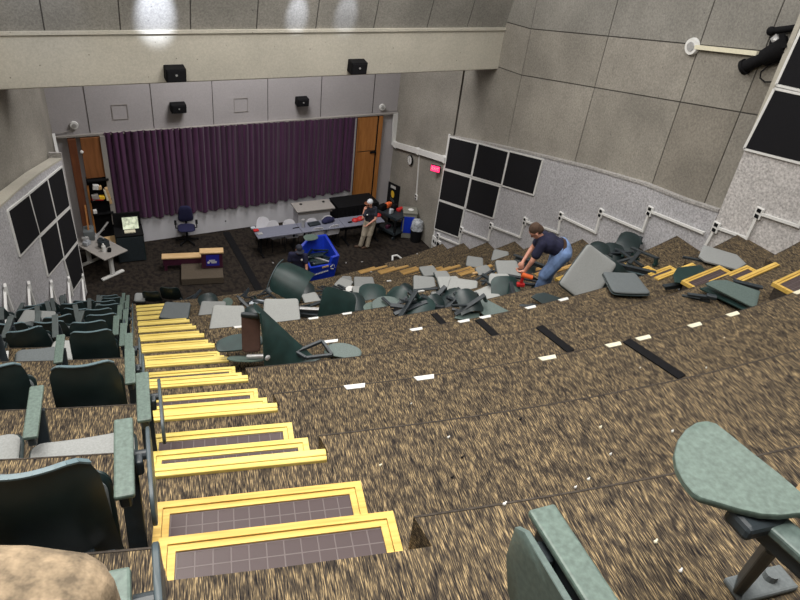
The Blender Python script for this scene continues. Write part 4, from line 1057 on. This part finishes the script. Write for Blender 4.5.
tb(296, 228, 'black', .22, .03, .02, 'marker', 'black marker lying left of the tumbler'); tb(314, 224.5, 'frame', .38, .2, .06, 'laptop_bag', 'dark flat bag right of the tumbler'); tb(328, 222, 'blue_d', .34, .22, .2, 'backpack', 'dark navy backpack on the grey tables', 'lump')
tb(358, 220, 'red', .34, .2, .06, 'red_cloth', 'crumpled red cloth in front of the standing worker', 'lump'); tb(350, 222.5, 'black', .14, .07, .03, 'phone', 'black phone left of the red cloth'); tb(376, 216.5, 'red', .3, .12, .05, 'red_tool', 'red tool behind the standing worker', 'lump')
# grey-white stacking chairs
def sched(px, py, yaw, lab, off=.0):
    p = onz(px, py, .8); p.z = 0
    t = empty('stacking_chair', p, lab, 'stacking chair', 'pale stacking chairs at the grey tables', (0, 0, R(yaw)))
    b = MB()
    def f(u, v):
        s = 2*u-1; w_ = .23*(1-.18*v*v); return Vector((s*w_, .22-.05*s*s+.08*v, .45+.38*v-(.09*abs(s)**4*v)))
    b.grid(f, 8, 6, .012); b.build('backrest', 'white_wall', t, smooth=50)
    b = MB(); b.pad(rrect(.44, .42, .08), .015, 0, bendx=.1); b.build('seat', 'white_wall', t, (0, 0, .43), smooth=50)
    for sx in (-1, 1):
        for sy in (-1, 1):
            b = MB(); b.tube([(sx*.19, sy*.18, .43), (sx*.22, sy*.22, 0)], .011, 6); b.build('leg', 'black', t)
for q in ((264, 222, -10, 'pale stacking chair turned sideways behind the left end of the grey tables'), (276, 225.5, 6, 'pale stacking chair behind the left grey table, second from the left'), (291, 224.5, -5, 'pale stacking chair behind the grey tables, left of the tumbler'), (315, 223, 4, 'pale stacking chair behind the dark flat bag'), (330, 220.5, -6, 'pale stacking chair behind the navy backpack')): sched(*q)
for q in ((316, 233, 175, 'pale stacking chair on the near side of the grey tables, under the dark bag'), (331, 230.5, 184, 'pale stacking chair on the near side of the grey tables, under the backpack')):
    p = onz(q[0], q[1], .43); t_ = None
    sched(q[0], q[1]-9, q[2], q[3])
# pale desk by the low wall
P0, P1 = onz(297, 212, .95), onz(335, 207.5, .95); d2 = P1-P0; L = d2.length
t = empty('media_desk', (P0+P1)/2-Vector((0, 0, .95)), 'pale wood-topped white desk standing against the white low wall', 'desk', None, (0, 0, math.atan2(d2.y, d2.x)))
b = MB(); b.box((0, .3, .94), (L, .66, .05), bev=.01); b.build('desk_top', 'greige', t)
b = MB(); b.box((-.02, .35, .46), (L*.84, .5, .92), bev=.01); b.build('body', 'white_wall', t)
for s_ in (-.28, .32):
    b = MB(); b.cyl((s_*L, .45, .97), (s_*L, .45, .98), .05); b.build('cable_port', 'black', t)
b = MB(); b.box((0, .08, .85), (L*.9, .03, .12)); b.build('apron', 'greige', t)
# black covered table by the door
p = onz(352, 226, 0)
p0_ = ony(334, 200, 18.5); p1_ = ony(374, 199, 18.5)
t = empty('covered_table', ((p0_.x+p1_.x)/2, 18.5, 0), 'black draped table between the pale desk and the orange door', 'table')
W_ = p1_.x-p0_.x
b = MB(); b.box((0, 0, .85), (W_, .8, .04), bev=.01); b.build('table_top', 'black', t)
b = MB()
def fd(u, v):
    return Vector(((u-.5)*W_, -.4-.02*math.sin(u*60)*(1-v), .83*v))
b.grid(fd, 80, 2, .01); b.box((0, .02, .42), (W_*.98, .7, .8)); b.build('drape', 'black', t, smooth=60)
# black floor strip with post
A_, B__ = onz(226, 232, .01), onz(266, 302, .01)
b = MB(); b.bar(A_, B__, .22, .02, bev=.004); tag(b.build('floor_strip', 'black'), 'long black floor strip running from the white low wall to the seat pile', 'floor strip')
p = onz(226.5, 231, 0); t = empty('floor_post', p+Vector((0, .1, 0)), 'short white post with dark cap at the end of the long black floor strip', 'post')
b = MB(); b.cyl((0, 0, 0), (0, 0, .3), .035, n=14); b.build('post', 'white', t); b = MB(); b.sph((0, 0, .33), .05, 10, (1, 1, .7)); b.build('cap', 'frame', t)
# cart with tools
q = [onz(376.5, 211.5, .8), onz(394.5, 220.5, .8), onz(409.5, 215, .8)]
ex = q[1]-q[0]; ey = q[2]-q[1]; c_ = (q[0]+q[2])/2; c_.z = 0
ex_l, ey_l = ex.length, .62
t = empty('utility_cart', c_, 'black two-shelf utility cart loaded with tools beside the poster', 'cart', None, (0, 0, math.atan2(ex.y, ex.x)))
for z in (.78, .22):
    b = MB(); b.box((0, 0, z), (ex_l, ey_l, .05), bev=.01); b.box((0, ey_l/2, z+.05), (ex_l, .03, .08)); b.box((0, -ey_l/2, z+.05), (ex_l, .03, .08)); b.build('shelf', 'frame', t)
for sx in (-1, 1):
    for sy in (-1, 1):
        b = MB(); b.box((sx*(ex_l/2-.04), sy*(ey_l/2-.04), .5), (.06, .06, .6)); l_ = b.build('leg', 'black', t)
        b = MB(); b.cyl((sx*(ex_l/2-.08)-.015, sy*(ey_l/2-.06), .07), (sx*(ex_l/2-.08)+.015, sy*(ey_l/2-.06), .07), .07, n=14); b.build('wheel', 'frame', t)
def cartitem(px, py, z, m, w, h, nm, lab):
    P = onz(px, py, z); b = MB(); b.box((0, 0, h/2), (w, w*.55, h), bev=.02); b.cyl((w*.2, 0, h*.6), (w*.65, 0, h*.7), h*.28, h*.2, n=12); b.sph((-w*.2, 0, h*.9), h*.35, 9)
    tag(b.build(nm, m, None, P, (0, 0, .4), 40), lab, 'power tool')
cartitem(388, 207, .81, 'orange', .24, .16, 'cordless_drill', 'orange tool on the far left of the cart top'); cartitem(382, 210, .81, 'black', .3, .2, 'tool_case', 'black tool case on the left of the cart top')
cartitem(391, 213.5, .81, 'glass', .16, .16, 'blue_canister', 'blue and white canister on the front of the cart'); cartitem(400, 210.5, .81, 'red', .26, .1, 'red_drill', 'dark red tool on the right of the cart top'); cartitem(394, 210, .81, 'black', .24, .2, 'impact_driver', 'black driver in the middle of the cart top')
cartitem(388, 228, .24, 'maroon', .2, .12, 'grinder', 'maroon tool on the lower shelf of the cart'); cartitem(397, 226, .24, 'black', .3, .1, 'cable_box', 'black box on the lower shelf of the cart')
for px, py, lab in ((406, 235.5, 'orange tool on the floor right of the cart'), (409.5, 226, 'orange drill leaning on the grey bin')):
    cartitem(px, py, .03, 'orange', .22, .14, 'cordless_drill', lab)
# poster
P = [onpl(x, y, SX-.03, 0) for x, y in ((388.5, 181), (400.3, 186.5), (398, 207), (386.5, 202))]; c_ = sum(P, Vector())/4
t = empty('poster', c_, 'black poster with an orange round emblem on the wall behind the cart', 'poster')
b = MB(); b.poly([(p-c_)+NR*.02 for p in P], .02, NR); b.build('sheet', 'black', t)
b = MB(); b.cyl(NR*.021, NR*.028, .13, n=24); b.build('emblem', 'yellow', t)
wv = (P[1]-P[0]).normalized()
b = MB()
for i in range(5): b.box(NR*.022+Vector((0, .0, .27))+wv*(-.16+.075*i), (.008, .05, .10), bev=.0)
b.build('headline', 'white', t)
b = MB(); b.box(NR*.022+Vector((0, 0, -.2)), (.006, .3, .02)); b.box(NR*.022+Vector((0, 0, -.25)), (.006, .3, .02)); b.build('small_print', 'fabric_d', t)
# bins
p = onz(417, 236, 0); p.y += .15; p.x = min(p.x, 10.72)
t = empty('trash_bin', p, 'tall grey trash bin with a blue front panel', 'bin', None, (0, 0, R(-25)))
b = MB(); b.box((0, 0, .45), (.46, .42, .9), bev=.02); b.build('body', 'gray_bin', t)
b = MB(); b.box((-.02, -.215, .5), (.34, .02, .6), bev=.005); b.box((-.235, 0, .5), (.02, .3, .6), bev=.005); b.build('front_panel', 'blue', t)
b = MB(); b.box((0, 0, .93), (.5, .46, .08), bev=.03); b.build('lid', 'gray_bin', t)
b = MB(); b.sph((.02, -.02, .98), .1, 12, (1, .8, .3)); b.build('paper_scrap', 'white', t)
p = onz(429, 240, 0); p.y += .1; p.x = min(p.x, 10.8)
t = empty('trash_bin', p, 'low black waste bin with a clear crumpled bag beside the right wall end', 'bin')
b = MB(); b.cyl((0, 0, 0), (0, 0, .5), .17, .21, n=18); b.build('bin_body', 'black', t, smooth=40)
b = MB(); b.sph((0, 0, .62), .2, 16, (1, 1, 1.0)); b.cyl((0, 0, .45), (0, 0, .58), .215, .2, n=18)
from mathutils import noise as nz
for v in b.bm.verts: v.co += nz.noise_vector(v.co*12)*.03
b.build('bin_liner', 'clear', t)
# white handle on the floor
p = onz(397, 258, 0); b = MB(); q = [onz(392.5, 260.5, .03), onz(392.5, 256, .12), onz(397, 255.2, .12), onz(401.5, 258.5, .03)]
b.tube([v-p for v in q], .03); tag(b.build('bent_handle', 'white', None, p), 'bent white metal handle lying on the stage floor', 'handle')
# crumbs on the stage floor
for i, (px, py) in enumerate([(362, 262), (346, 263), (413, 271), (371, 272), (417, 254), (273, 263), (349, 277)]):
    P, k = hit(px, py); b = MB(); b.box((0, 0, .01), (.06, .03, .02), (0, 0, i), bev=.004)
    tag(b.build('debris_crumb', 'metal', None, P), 'tiny pale crumb lying on the dark stage floor', 'crumb', 'tiny crumbs on the stage floor')

# ------------------------------------------------------------------ blue recycling cart
def tub():
    c = [onz(308, 282, .12), onz(336, 279, .12), onz(341, 262, .12)]
    P0 = onz(310, 281, .1); P1 = onz(334.5, 276.5, .1); d = P1-P0; W = d.length; ang = math.atan2(d.y, d.x)
    t = empty('recycling_cart', (P0+P1)/2-Vector((0, 0, .1)), 'bright blue plastic recycling cart filled with chair parts', 'cart', None, (0, 0, ang))
    H = .82; D = .85; w0, w1 = W/2*.96, W/2*1.12
    b = MB()
    # outer and inner walls with a low front lip and a high back
    lo = [(-w0, 0), (w0, 0), (w0, D*.85), (-w0, D*.85)]; hi = [(-w1, -.08, H*.72), (w1*.45, -.08, H*.72), (w1*.62, -.08, H*1.0), (w1*1.08, -.08, H*1.05), (w1*1.08, D+.1, H*1.25), (-w1*.1, D+.12, H*1.25), (-w1, D, H*.95)]
    bot = [(-w0, 0, .1), (w0*.4, 0, .1), (w0*.6, 0, .1), (w0, 0, .1), (w0, D*.85, .1), (0, D*.85, .1), (-w0, D*.85, .1)]
    vo0 = [b.bm.verts.new(p) for p in bot]; vo1 = [b.bm.verts.new(p) for p in hi]
    cx, cy = .0, D/2
    inn = lambda p, k, dz=0: (cx+(p[0]-cx)*k, cy+(p[1]-cy)*k, p[2]+dz)
    vi1 = [b.bm.verts.new(inn(p, .84)) for p in hi]; vi0 = [b.bm.verts.new(inn(p, .84, .08)) for p in bot]
    n = len(bot)
    for i in range(n):
        j = (i+1) % n
        for X_, Y_ in ((vo0, vo1), (vo1, vi1), (vi1, vi0)): b.bm.faces.new((X_[i], X_[j], Y_[j], Y_[i]))
    b.bm.faces.new(vo0); b.bm.faces.new(vi0)
    b.build('tub', 'blue', t)
    for sx in (-1, 1):
        for sy in (.1, .65):
            b = MB(); b.cyl((sx*w0*.8-.02, sy, .06), (sx*w0*.8+.02, sy, .06), .06, n=14); b.build('wheel', 'black', t)
    b = MB()
    yf = lambda z: -.08*(z-.1)/(H*.62)-.012
    for i in range(9): b.box((-w0*.7+i*w0*.13, yf(.36), .33+i*.007), (w0*.09, .006, .04), (R(-6), 0, 0))
    b.build('lettering', 'white', t)
    b = MB()
    for i in range(3):
        a_ = i*R(120)+R(90); r_ = .075
        p = Vector((w0*.75+r_*math.cos(a_), yf(.48), .5+r_*math.sin(a_))); q_ = Vector((w0*.75+r_*math.cos(a_+R(85)), yf(.48), .5+r_*math.sin(a_+R(85)))); b.bar(p, q_, .008, .035, up=(0, 1, 0))
    b.build('recycling_symbol', 'white', t)
    b = MB(); b.box((w0*.1, yf(.55)-.005, .56), (.2, .01, .05), (0, R(-8), 0)); b.build('label', 'tan_wood', t)
    # chair parts inside
    o = Matrix.Translation(t.location) @ Matrix.Rotation(ang, 4, 'Z')
    tt = empty('discarded_shell', o @ Vector((-.12, .72, 1.12)), 'pale oval chair shell lying across the far rim of the blue cart', 'chair back', None, (R(15), R(10), ang+.2)); b = MB(); b.pad(dshape(.5, .28), .02, .01, bendx=.3); b.build('back_shell', 'laminate', tt, smooth=50)
    for i in range(9):
        x_, y_, z_ = -.35+.075*i, .2+.1*(i*7 % 5), .62+.03*(i % 4)
        e_ = (0, R((i*37) % 50-25), ang+R((i*53) % 120-60)); tt = empty('scrap_bar', o @ Vector((x_, y_, z_)), 'dark chair bar inside the blue recycling cart', 'scrap', 'chair bars inside the blue cart', e_)
        b = MB(); b.box((0, 0, 0), (.5, .05, .04), bev=.006); b.build('bar', ['frame', 'metal', 'shell', 'shell'][i % 4], tt)
    b = MB(); b.pad([(x*1, y*1, 0) for x, y, z in rrect(w0*1.55, D*.72, .05)], .4, .05); tag(b.build('scrap_heap', 'shell', None, o @ Vector((0, D*.45, .2)), (0, 0, ang)), 'dark mass of broken shells filling the blue recycling cart', 'scrap', kind='stuff')
tub()

# ------------------------------------------------------------------ hanging stage light at upper right
def stagelight():
    X = 10.42; q = lambda x, y, dx=0: onpl(x, y, X-dx, 0)
    B0 = q(782, 50)
    t = empty('stage_light', B0, 'black stage spotlight on a yoke high on the right wall by the acoustic panels', 'stage light')
    b = MB(); b.cyl(q(744, 67)-B0, q(764, 58)-B0, .10, .09, n=20); b.cyl(q(764, 58)-B0, q(788, 46)-B0, .13, .17, n=20); b.cyl(q(743, 67.6)-B0, q(746, 66.3)-B0, .125, n=20); b.build('barrel', 'black', t, smooth=35)
    b = MB(); b.bar(q(770, 53)-B0, q(774, 36)-B0, .04, .08); b.build('yoke_arm', 'black', t); b = MB(); b.bar(q(784, 48, .15)-B0, q(782, 34, .15)-B0, .04, .08); b.build('yoke_arm', 'black', t)
    b = MB(); b.sph(q(776, 40)-B0, .06, 10); b.bar(q(773, 42)-B0, q(779, 37)-B0, .06, .12); b.build('clamp', 'metal', t)
    b = MB(); b.cyl(q(771, 31)-B0, q(806, 26.5)-B0, .05, n=12); b.sph(q(771, 31)-B0, .07, 10); b.build('pipe', 'black', t, smooth=35)
    b = MB(); pts = [q(x, y)-B0 for x, y in ((780, 62), (768, 66), (761, 72), (760, 78), (765, 82), (774, 82))]; b.tube(pts, .012, 6); b.build('cable', 'black', t)
stagelight()
# ------------------------------------------------------------------ people
RX = Vector((.8828, -.4698, 0)); FY = Vector((.4698, .8828, 0))   # right of view, away from view
def wp(P0, j, s): return P0+(RX*j[0]+FY*j[1]+Vector((0, 0, j[2])))*s
def blob(name, segs, m, parent, P0, s, vox, sm=4, grow=0, smooth_it=4):
    b = MB()
    for a, c, ra, rc in segs:
        A, B_ = wp(Vector(), a, s), wp(Vector(), c, s); ra, rc = (ra+grow)*s, (rc+grow)*s
        n = max(2, int((B_-A).length/(min(ra, rc)*.5))+1)
        for i in range(n+1):
            t_ = i/n; b.sph(A.lerp(B_, t_), ra+(rc-ra)*t_, 10)
    o = b.build(name, m, parent)
    r = o.modifiers.new('r', 'REMESH'); r.mode = 'VOXEL'; r.voxel_size = vox*s; r.use_smooth_shade = True
    k = o.modifiers.new('s', 'SMOOTH'); k.factor = .5; k.iterations = smooth_it
    return o
def hand(w, tip, side, curl=.6):
    """segments for a hand: wrist w, direction to tip; five curled fingers"""
    w, tip = Vector(w), Vector(tip); d = (tip-w).normalized(); sd = d.cross(Vector(side)).normalized(); up_ = sd.cross(d)
    L = .19; segs = [(w, w+d*.05, .026, .03)]
    for i in range(4):
        off = sd*(-.033+.022*i); l = [.075, .085, .08, .062][i]
        k0 = w+d*.085+off; k1 = k0+(d*.7+up_*curl).normalized()*l*.55; k2 = k1+(d*(.5-curl*.4)+up_*(.4+curl)).normalized()*l*.5
        segs += [(w+d*.03+off*.6, k0, .014, .0115), (k0, k1, .0105, .0095), (k1, k2, .0095, .008)]
    t0 = w+d*.03-sd*.03; t1 = t0+(d*.6-sd*.7).normalized()*.045; t2 = t1+(d*.8+up_*.4).normalized()*.035
    segs += [(t0, t1, .015, .012), (t1, t2, .012, .010)]
    return segs
def head_segs(c, look, up_=(0, 0, 1)):
    """head centre c, look direction"""
    c = Vector(c); l = Vector(look).normalized(); u = Vector(up_); u = (u-l*u.dot(l)).normalized(); r = l.cross(u)
    return [(c+u*.035-l*.02, c+u*.03+l*.01, .088, .085), (c-u*.05+l*.03, c-u*.075+l*.045, .062, .045), (c+l*.09+u*.005, c+l*.108-u*.022, .012, .016), (c-u*.055+l*.075, c-u*.06+l*.08, .024, .02),
            (c+r*.085-u*.005, c+r*.092-u*.03, .015, .011), (c-r*.085-u*.005, c-r*.092-u*.03, .015, .011)], l, u, r
def face(t, P0, s, c, l, u, r):
    for q in (-1, 1):
        b = MB(); b.sph(wp(Vector(), c+l*.086+r*.032*q+u*.012, s), .011*s, 8); b.build('eye', 'hair', t)
    b = MB(); b.bar(wp(Vector(), c+l*.098-u*.055-r*.022, s), wp(Vector(), c+l*.098-u*.055+r*.022, s), .008*s, .006*s); b.build('mouth', 'red_wood', t)
def shoes(t, feet, s, m='leather'):
    for a, c in feet: blob('shoe', [(a, c, .045, .04), (Vector(a)+Vector((0, 0, .03)), Vector(a)+Vector((0, 0, .07)), .045, .05)], m, t, None, s, .012)
def person(P0, s, label, J, shirt, pants, head, look, up_, hands, feet, cap=None, hair=None, voxel=.0125, belt=None):
    V = lambda k: Vector(J[k])
    t = empty('person', P0, label, 'person')
    hs, l, u, r = head_segs(head, look, up_); hc = Vector(head)
    sh = (V('sl')+V('sr'))/2; hp = (V('hl')+V('hr'))/2; ch = sh.lerp(hp, .3); wa = sh.lerp(hp, .7)
    sd = (V('sl')-V('sr')).normalized(); hd = (V('hl')-V('hr')).normalized()
    tors = [(ch+sd*.075, ch-sd*.075, .115, .115), (sh+sd*.06, sh-sd*.06, .085, .085), (wa+hd*.06, wa-hd*.06, .105, .105), (hp+hd*.065, hp-hd*.065, .115, .115), (ch+sd*.06, wa+hd*.06, .11, .105), (ch-sd*.06, wa-hd*.06, .11, .105), (wa, hp, .115, .12),
            (sh+sd*.06, V('sl'), .075, .058), (sh-sd*.06, V('sr'), .075, .058), (sh+sd*.05, ch+sd*.08, .09, .11), (sh-sd*.05, ch-sd*.08, .09, .11)]
    neck = [(sh+(hc-sh)*.1, hc-u*.05, .058, .052)]
    arms_u = [(V('sl'), V('el'), .056, .042), (V('sr'), V('er'), .056, .042)]
    arms_l = [(V('el'), V('wl'), .042, .027), (V('er'), V('wr'), .042, .027)]
    legs = [(V('hl'), V('kl'), .095, .062), (V('kl'), V('al'), .058, .04), (V('hr'), V('kr'), .095, .062), (V('kr'), V('ar'), .058, .04)]
    fe = [(a, c, .04, .032) for a, c in feet]
    blob('body', hs+tors+neck+arms_u+arms_l+legs+fe+hands, 'skin', t, None, s, voxel*.8, smooth_it=2)
    sl = [(V('sl'), V('sl').lerp(V('el'), .6), .066, .062), (V('sr'), V('sr').lerp(V('er'), .6), .066, .062)]
    blob('shirt', tors+sl, shirt, t, None, s, voxel, grow=.014)
    blob('trousers', [(hp+hd*.065, hp-hd*.065, .125, .125), (hp, hp.lerp(sh, .12), .12, .115)]+[(a, c, ra+.016, rc+.024) for a, c, ra, rc in legs], pants, t, None, s, voxel, grow=.012)
    shoes(t, feet, s)
    face(t, P0, s, hc, l, u, r)
    if belt:
        b = MB(); n = 20; cc = hp.lerp(sh, .17); ax = (sh-hp).normalized(); e1 = hd; e2 = ax.cross(hd)
        pts = [wp(Vector(), cc+e1*(.195*math.cos(i*2*math.pi/n))+e2*(.142*math.sin(i*2*math.pi/n)), s) for i in range(n)]
        for i in range(n): b.bar(pts[i], pts[(i+1) % n], .045*s, .012*s, up=wp(Vector(), ax.cross(e1), 1))
        b.build('belt', 'leather', t)
    if hair:
        blob('hair', [(hc+u*.05-l*.035, hc+u*.045-l*.01, .086, .085), (hc-l*.06-u*.01, hc-l*.05, .06, .07)], hair, t, None, s, .012, grow=.006)
    if cap:
        blob('cap', [(hc+u*.06-l*.02, hc+u*.055+l*.0, .088, .088)], cap, t, None, s, .012, grow=.008)
        b = MB()
        def fb(a, c):
            an = (a-.5)*R(140); rad = .075+.085*c*math.cos(an*.6)
            return wp(Vector(), hc+u*(.055-.02*c)+l*(.02+math.cos(an)*rad)+r*math.sin(an)*rad, s)
        b.grid(fb, 10, 3, .006); b.build('cap_brim', cap if cap != 'cap_white' else 'red_wood', t)
    return t, (hc, l, u, r)
M['cap_white'] = mat('white cap', (.6, .62, .66), .8)
v3 = lambda *a: Vector(a)
# 1: bending worker in jeans
P0 = Vector((7.0, 7.1, zk(7)))
J = dict(sl=(.06, .14, 1.10), sr=(-.03, -.16, 1.09), el=(-.06, .20, .84), er=(-.13, -.22, .84), wl=(-.20, .02, .68), wr=(-.20, -.20, .64), hl=(.36, .14, .97), hr=(.35, -.12, .95), kl=(.32, .20, .54), kr=(.14, -.12, .56), al=(.30, .24, .10), ar=(.10, -.08, .09))
h1 = hand(J['wr'], v3(*J['wr'])+v3(-.09, .03, -.05), (0, .6, 1), .9)+hand(J['wl'], v3(*J['wl'])+v3(-.02, -.09, -.06), (0, 1, .2), .9)
pt_, _h = person(P0, 1.08, 'worker in navy T-shirt and blue jeans bending over the seats with a red power drill', J, 'navy', 'jeans', (-.12, -.01, 1.23), (-.55, .1, -.8), (-.7, 0, .7), h1,
       [((.28, .24, .04), (.14, .30, .03)), ((.08, -.08, .04), (-.07, -.03, .03))], hair='hair', belt=True)
b = MB(); w_ = wp(P0, v3(*J['wr'])+v3(-.02, -.03, -.08), 1.08)
t = empty('power_drill', w_, 'red and black cordless drill held by the bending worker', 'power tool', None, (0, 0, R(-28)))
b = MB(); b.cyl((-.02, 0, .04), (.16, 0, .0), .042, .038, n=14); b.build('motor_body', 'orange', t, smooth=40)
b = MB(); b.cyl((.16, 0, .0), (.26, 0, -.03), .03, .012, n=12); b.build('chuck', 'black', t)
b = MB(); b.bar((.01, 0, .02), (.0, 0, -.12), .04, .05, bev=.01); b.box((.0, 0, -.15), (.13, .08, .06), bev=.012); b.build('handle', 'red', t)
# 2: worker by the cart
h = onz(298.5, 247.5, 1.60); P0 = Vector((h.x, h.y, 0))
J = dict(sl=(-.20, .0, 1.36), sr=(.19, -.0, 1.36), el=(-.25, -.04, 1.08), er=(.24, -.10, 1.10), wl=(-.22, -.16, .86), wr=(.27, -.22, .88), hl=(-.10, .05, .92), hr=(.10, .05, .92), kl=(-.12, .0, .50), kr=(.12, -.02, .50), al=(-.12, .05, .09), ar=(.13, .05, .09))
h2 = hand(J['wl'], v3(*J['wl'])+v3(.02, -.06, -.08), (0, -1, 0), .5)+hand(J['wr'], v3(*J['wr'])+v3(.02, -.04, -.09), (0, -1, 0), .5)
t2, (hc, l, u, r) = person(P0, 1.0, 'worker in dark cap and navy shirt with pale gloves standing left of the blue cart', J, 'navy', 'slate', (.02, -.06, 1.58), (.35, -.75, -.45), (0, 0, 1), h2,
       [((-.12, .05, .04), (-.14, -.10, .03)), ((.13, .05, .04), (.15, -.10, .03))], cap='slate')
blob('glove', hand(J['wr'], v3(*J['wr'])+v3(.02, -.04, -.09), (0, -1, 0), .5), 'white', t2, None, 1.0, .008, grow=.008, smooth_it=1)
b = MB(); b.sph(wp(Vector(), (.11, -.135, 1.30), 1), .03, 8); b.build('shirt_logo', 'white', t2)
# 3: standing worker with cap
P0 = onz(363.5, 247.5, 0)
J = dict(sl=(.0, -.10, 1.40), sr=(.26, .06, 1.40), el=(-.10, -.20, 1.16), er=(.30, -.10, 1.12), wl=(-.08, -.14, 1.42), wr=(.08, -.22, .96), hl=(.05, .0, .93), hr=(.22, .06, .93), kl=(-.02, -.05, .50), kr=(.16, .0, .49), al=(-.10, .0, .09), ar=(.12, .0, .09))
h3 = hand(J['wl'], v3(*J['wl'])+v3(.03, .02, .09), (.6, .4, 0), .6)+hand(J['wr'], v3(*J['wr'])+v3(-.08, -.02, -.07), (0, .3, 1), .5)
t3, (hc, l, u, r) = person(P0, 1.0, 'standing worker in white cap, dark polo shirt and khaki trousers, hand at his face', J, 'slate', 'khaki', (.08, -.06, 1.62), (-.75, -.45, -.15), (0, 0, 1), h3,
       [((-.10, .0, .04), (-.27, -.03, .03)), ((.12, .0, .04), (-.04, -.10, .03))], cap='cap_white')
b = MB(); b.sph(wp(Vector(), (.03, -.215, 1.30), 1), .025, 8); b.build('shirt_logo', 'white', t3)

# ------------------------------------------------------------------ light
w = bpy.data.worlds.new('room'); bpy.context.scene.world = w; w.use_nodes = True
w.node_tree.nodes['Background'].inputs['Color'].default_value = (.80, .88, 1, 1); w.node_tree.nodes['Background'].inputs['Strength'].default_value = .42
def area(loc, size, power, col=(1, .95, .88), rot=(0, 0, 0), sy=None):
    l = bpy.data.lights.new('unseen_overhead_lamp', 'AREA'); l.energy = power; l.size = size; l.color = col
    if sy: l.shape = 'RECTANGLE'; l.size_y = sy
    o = bpy.data.objects.new('unseen_overhead_lamp', l); C.objects.link(o); o.location = loc; o.rotation_euler = [R(a) for a in rot]; return o
area((.5, 1.5, 14.6), 3, 470)
area((-1, 6, 14.6), 2.5, 330)
area((7.5, 3, 14.6), 2.5, 200)
area((5, 8.5, 13.5), 3, 190)
area((5.8, 16.2, 9.5), 2.5, 420, (1, .96, .93))  # unseen lamp behind the beam, added to brighten the stage wall
area((5.8, 11.6, 12), 4, 330, (1, .96, .92))
def spot(px, py, power, ang, off=1.1, col=(.75, .82, 1)):
    v = ray(px, py); n = nb; O_ = O; t_ = (O_-Vector((0, 0, CH))).dot(n)/v.dot(n); P = v*t_+Vector((0, 0, CH))
    l = bpy.data.lights.new('wash_lamp', 'SPOT'); l.energy = power; l.spot_size = R(ang); l.spot_blend = .9; l.color = col; l.shadow_soft_size = .04
    o = bpy.data.objects.new('wash_lamp', l); C.objects.link(o); o.location = P+n*off+lean*1.6
    o.rotation_euler = (P-o.location).to_track_quat('-Z', 'Y').to_euler()
spot(155, 10, 900, 26); spot(297, 14, 330, 18); spot(346, 14, 200, 20); spot(40, 6, 40, 50)
vs = bpy.context.scene.view_settings
vs.view_transform = 'Standard'; vs.look = 'None'; vs.gamma = 1; vs.use_curve_mapping = False; vs.exposure = .22
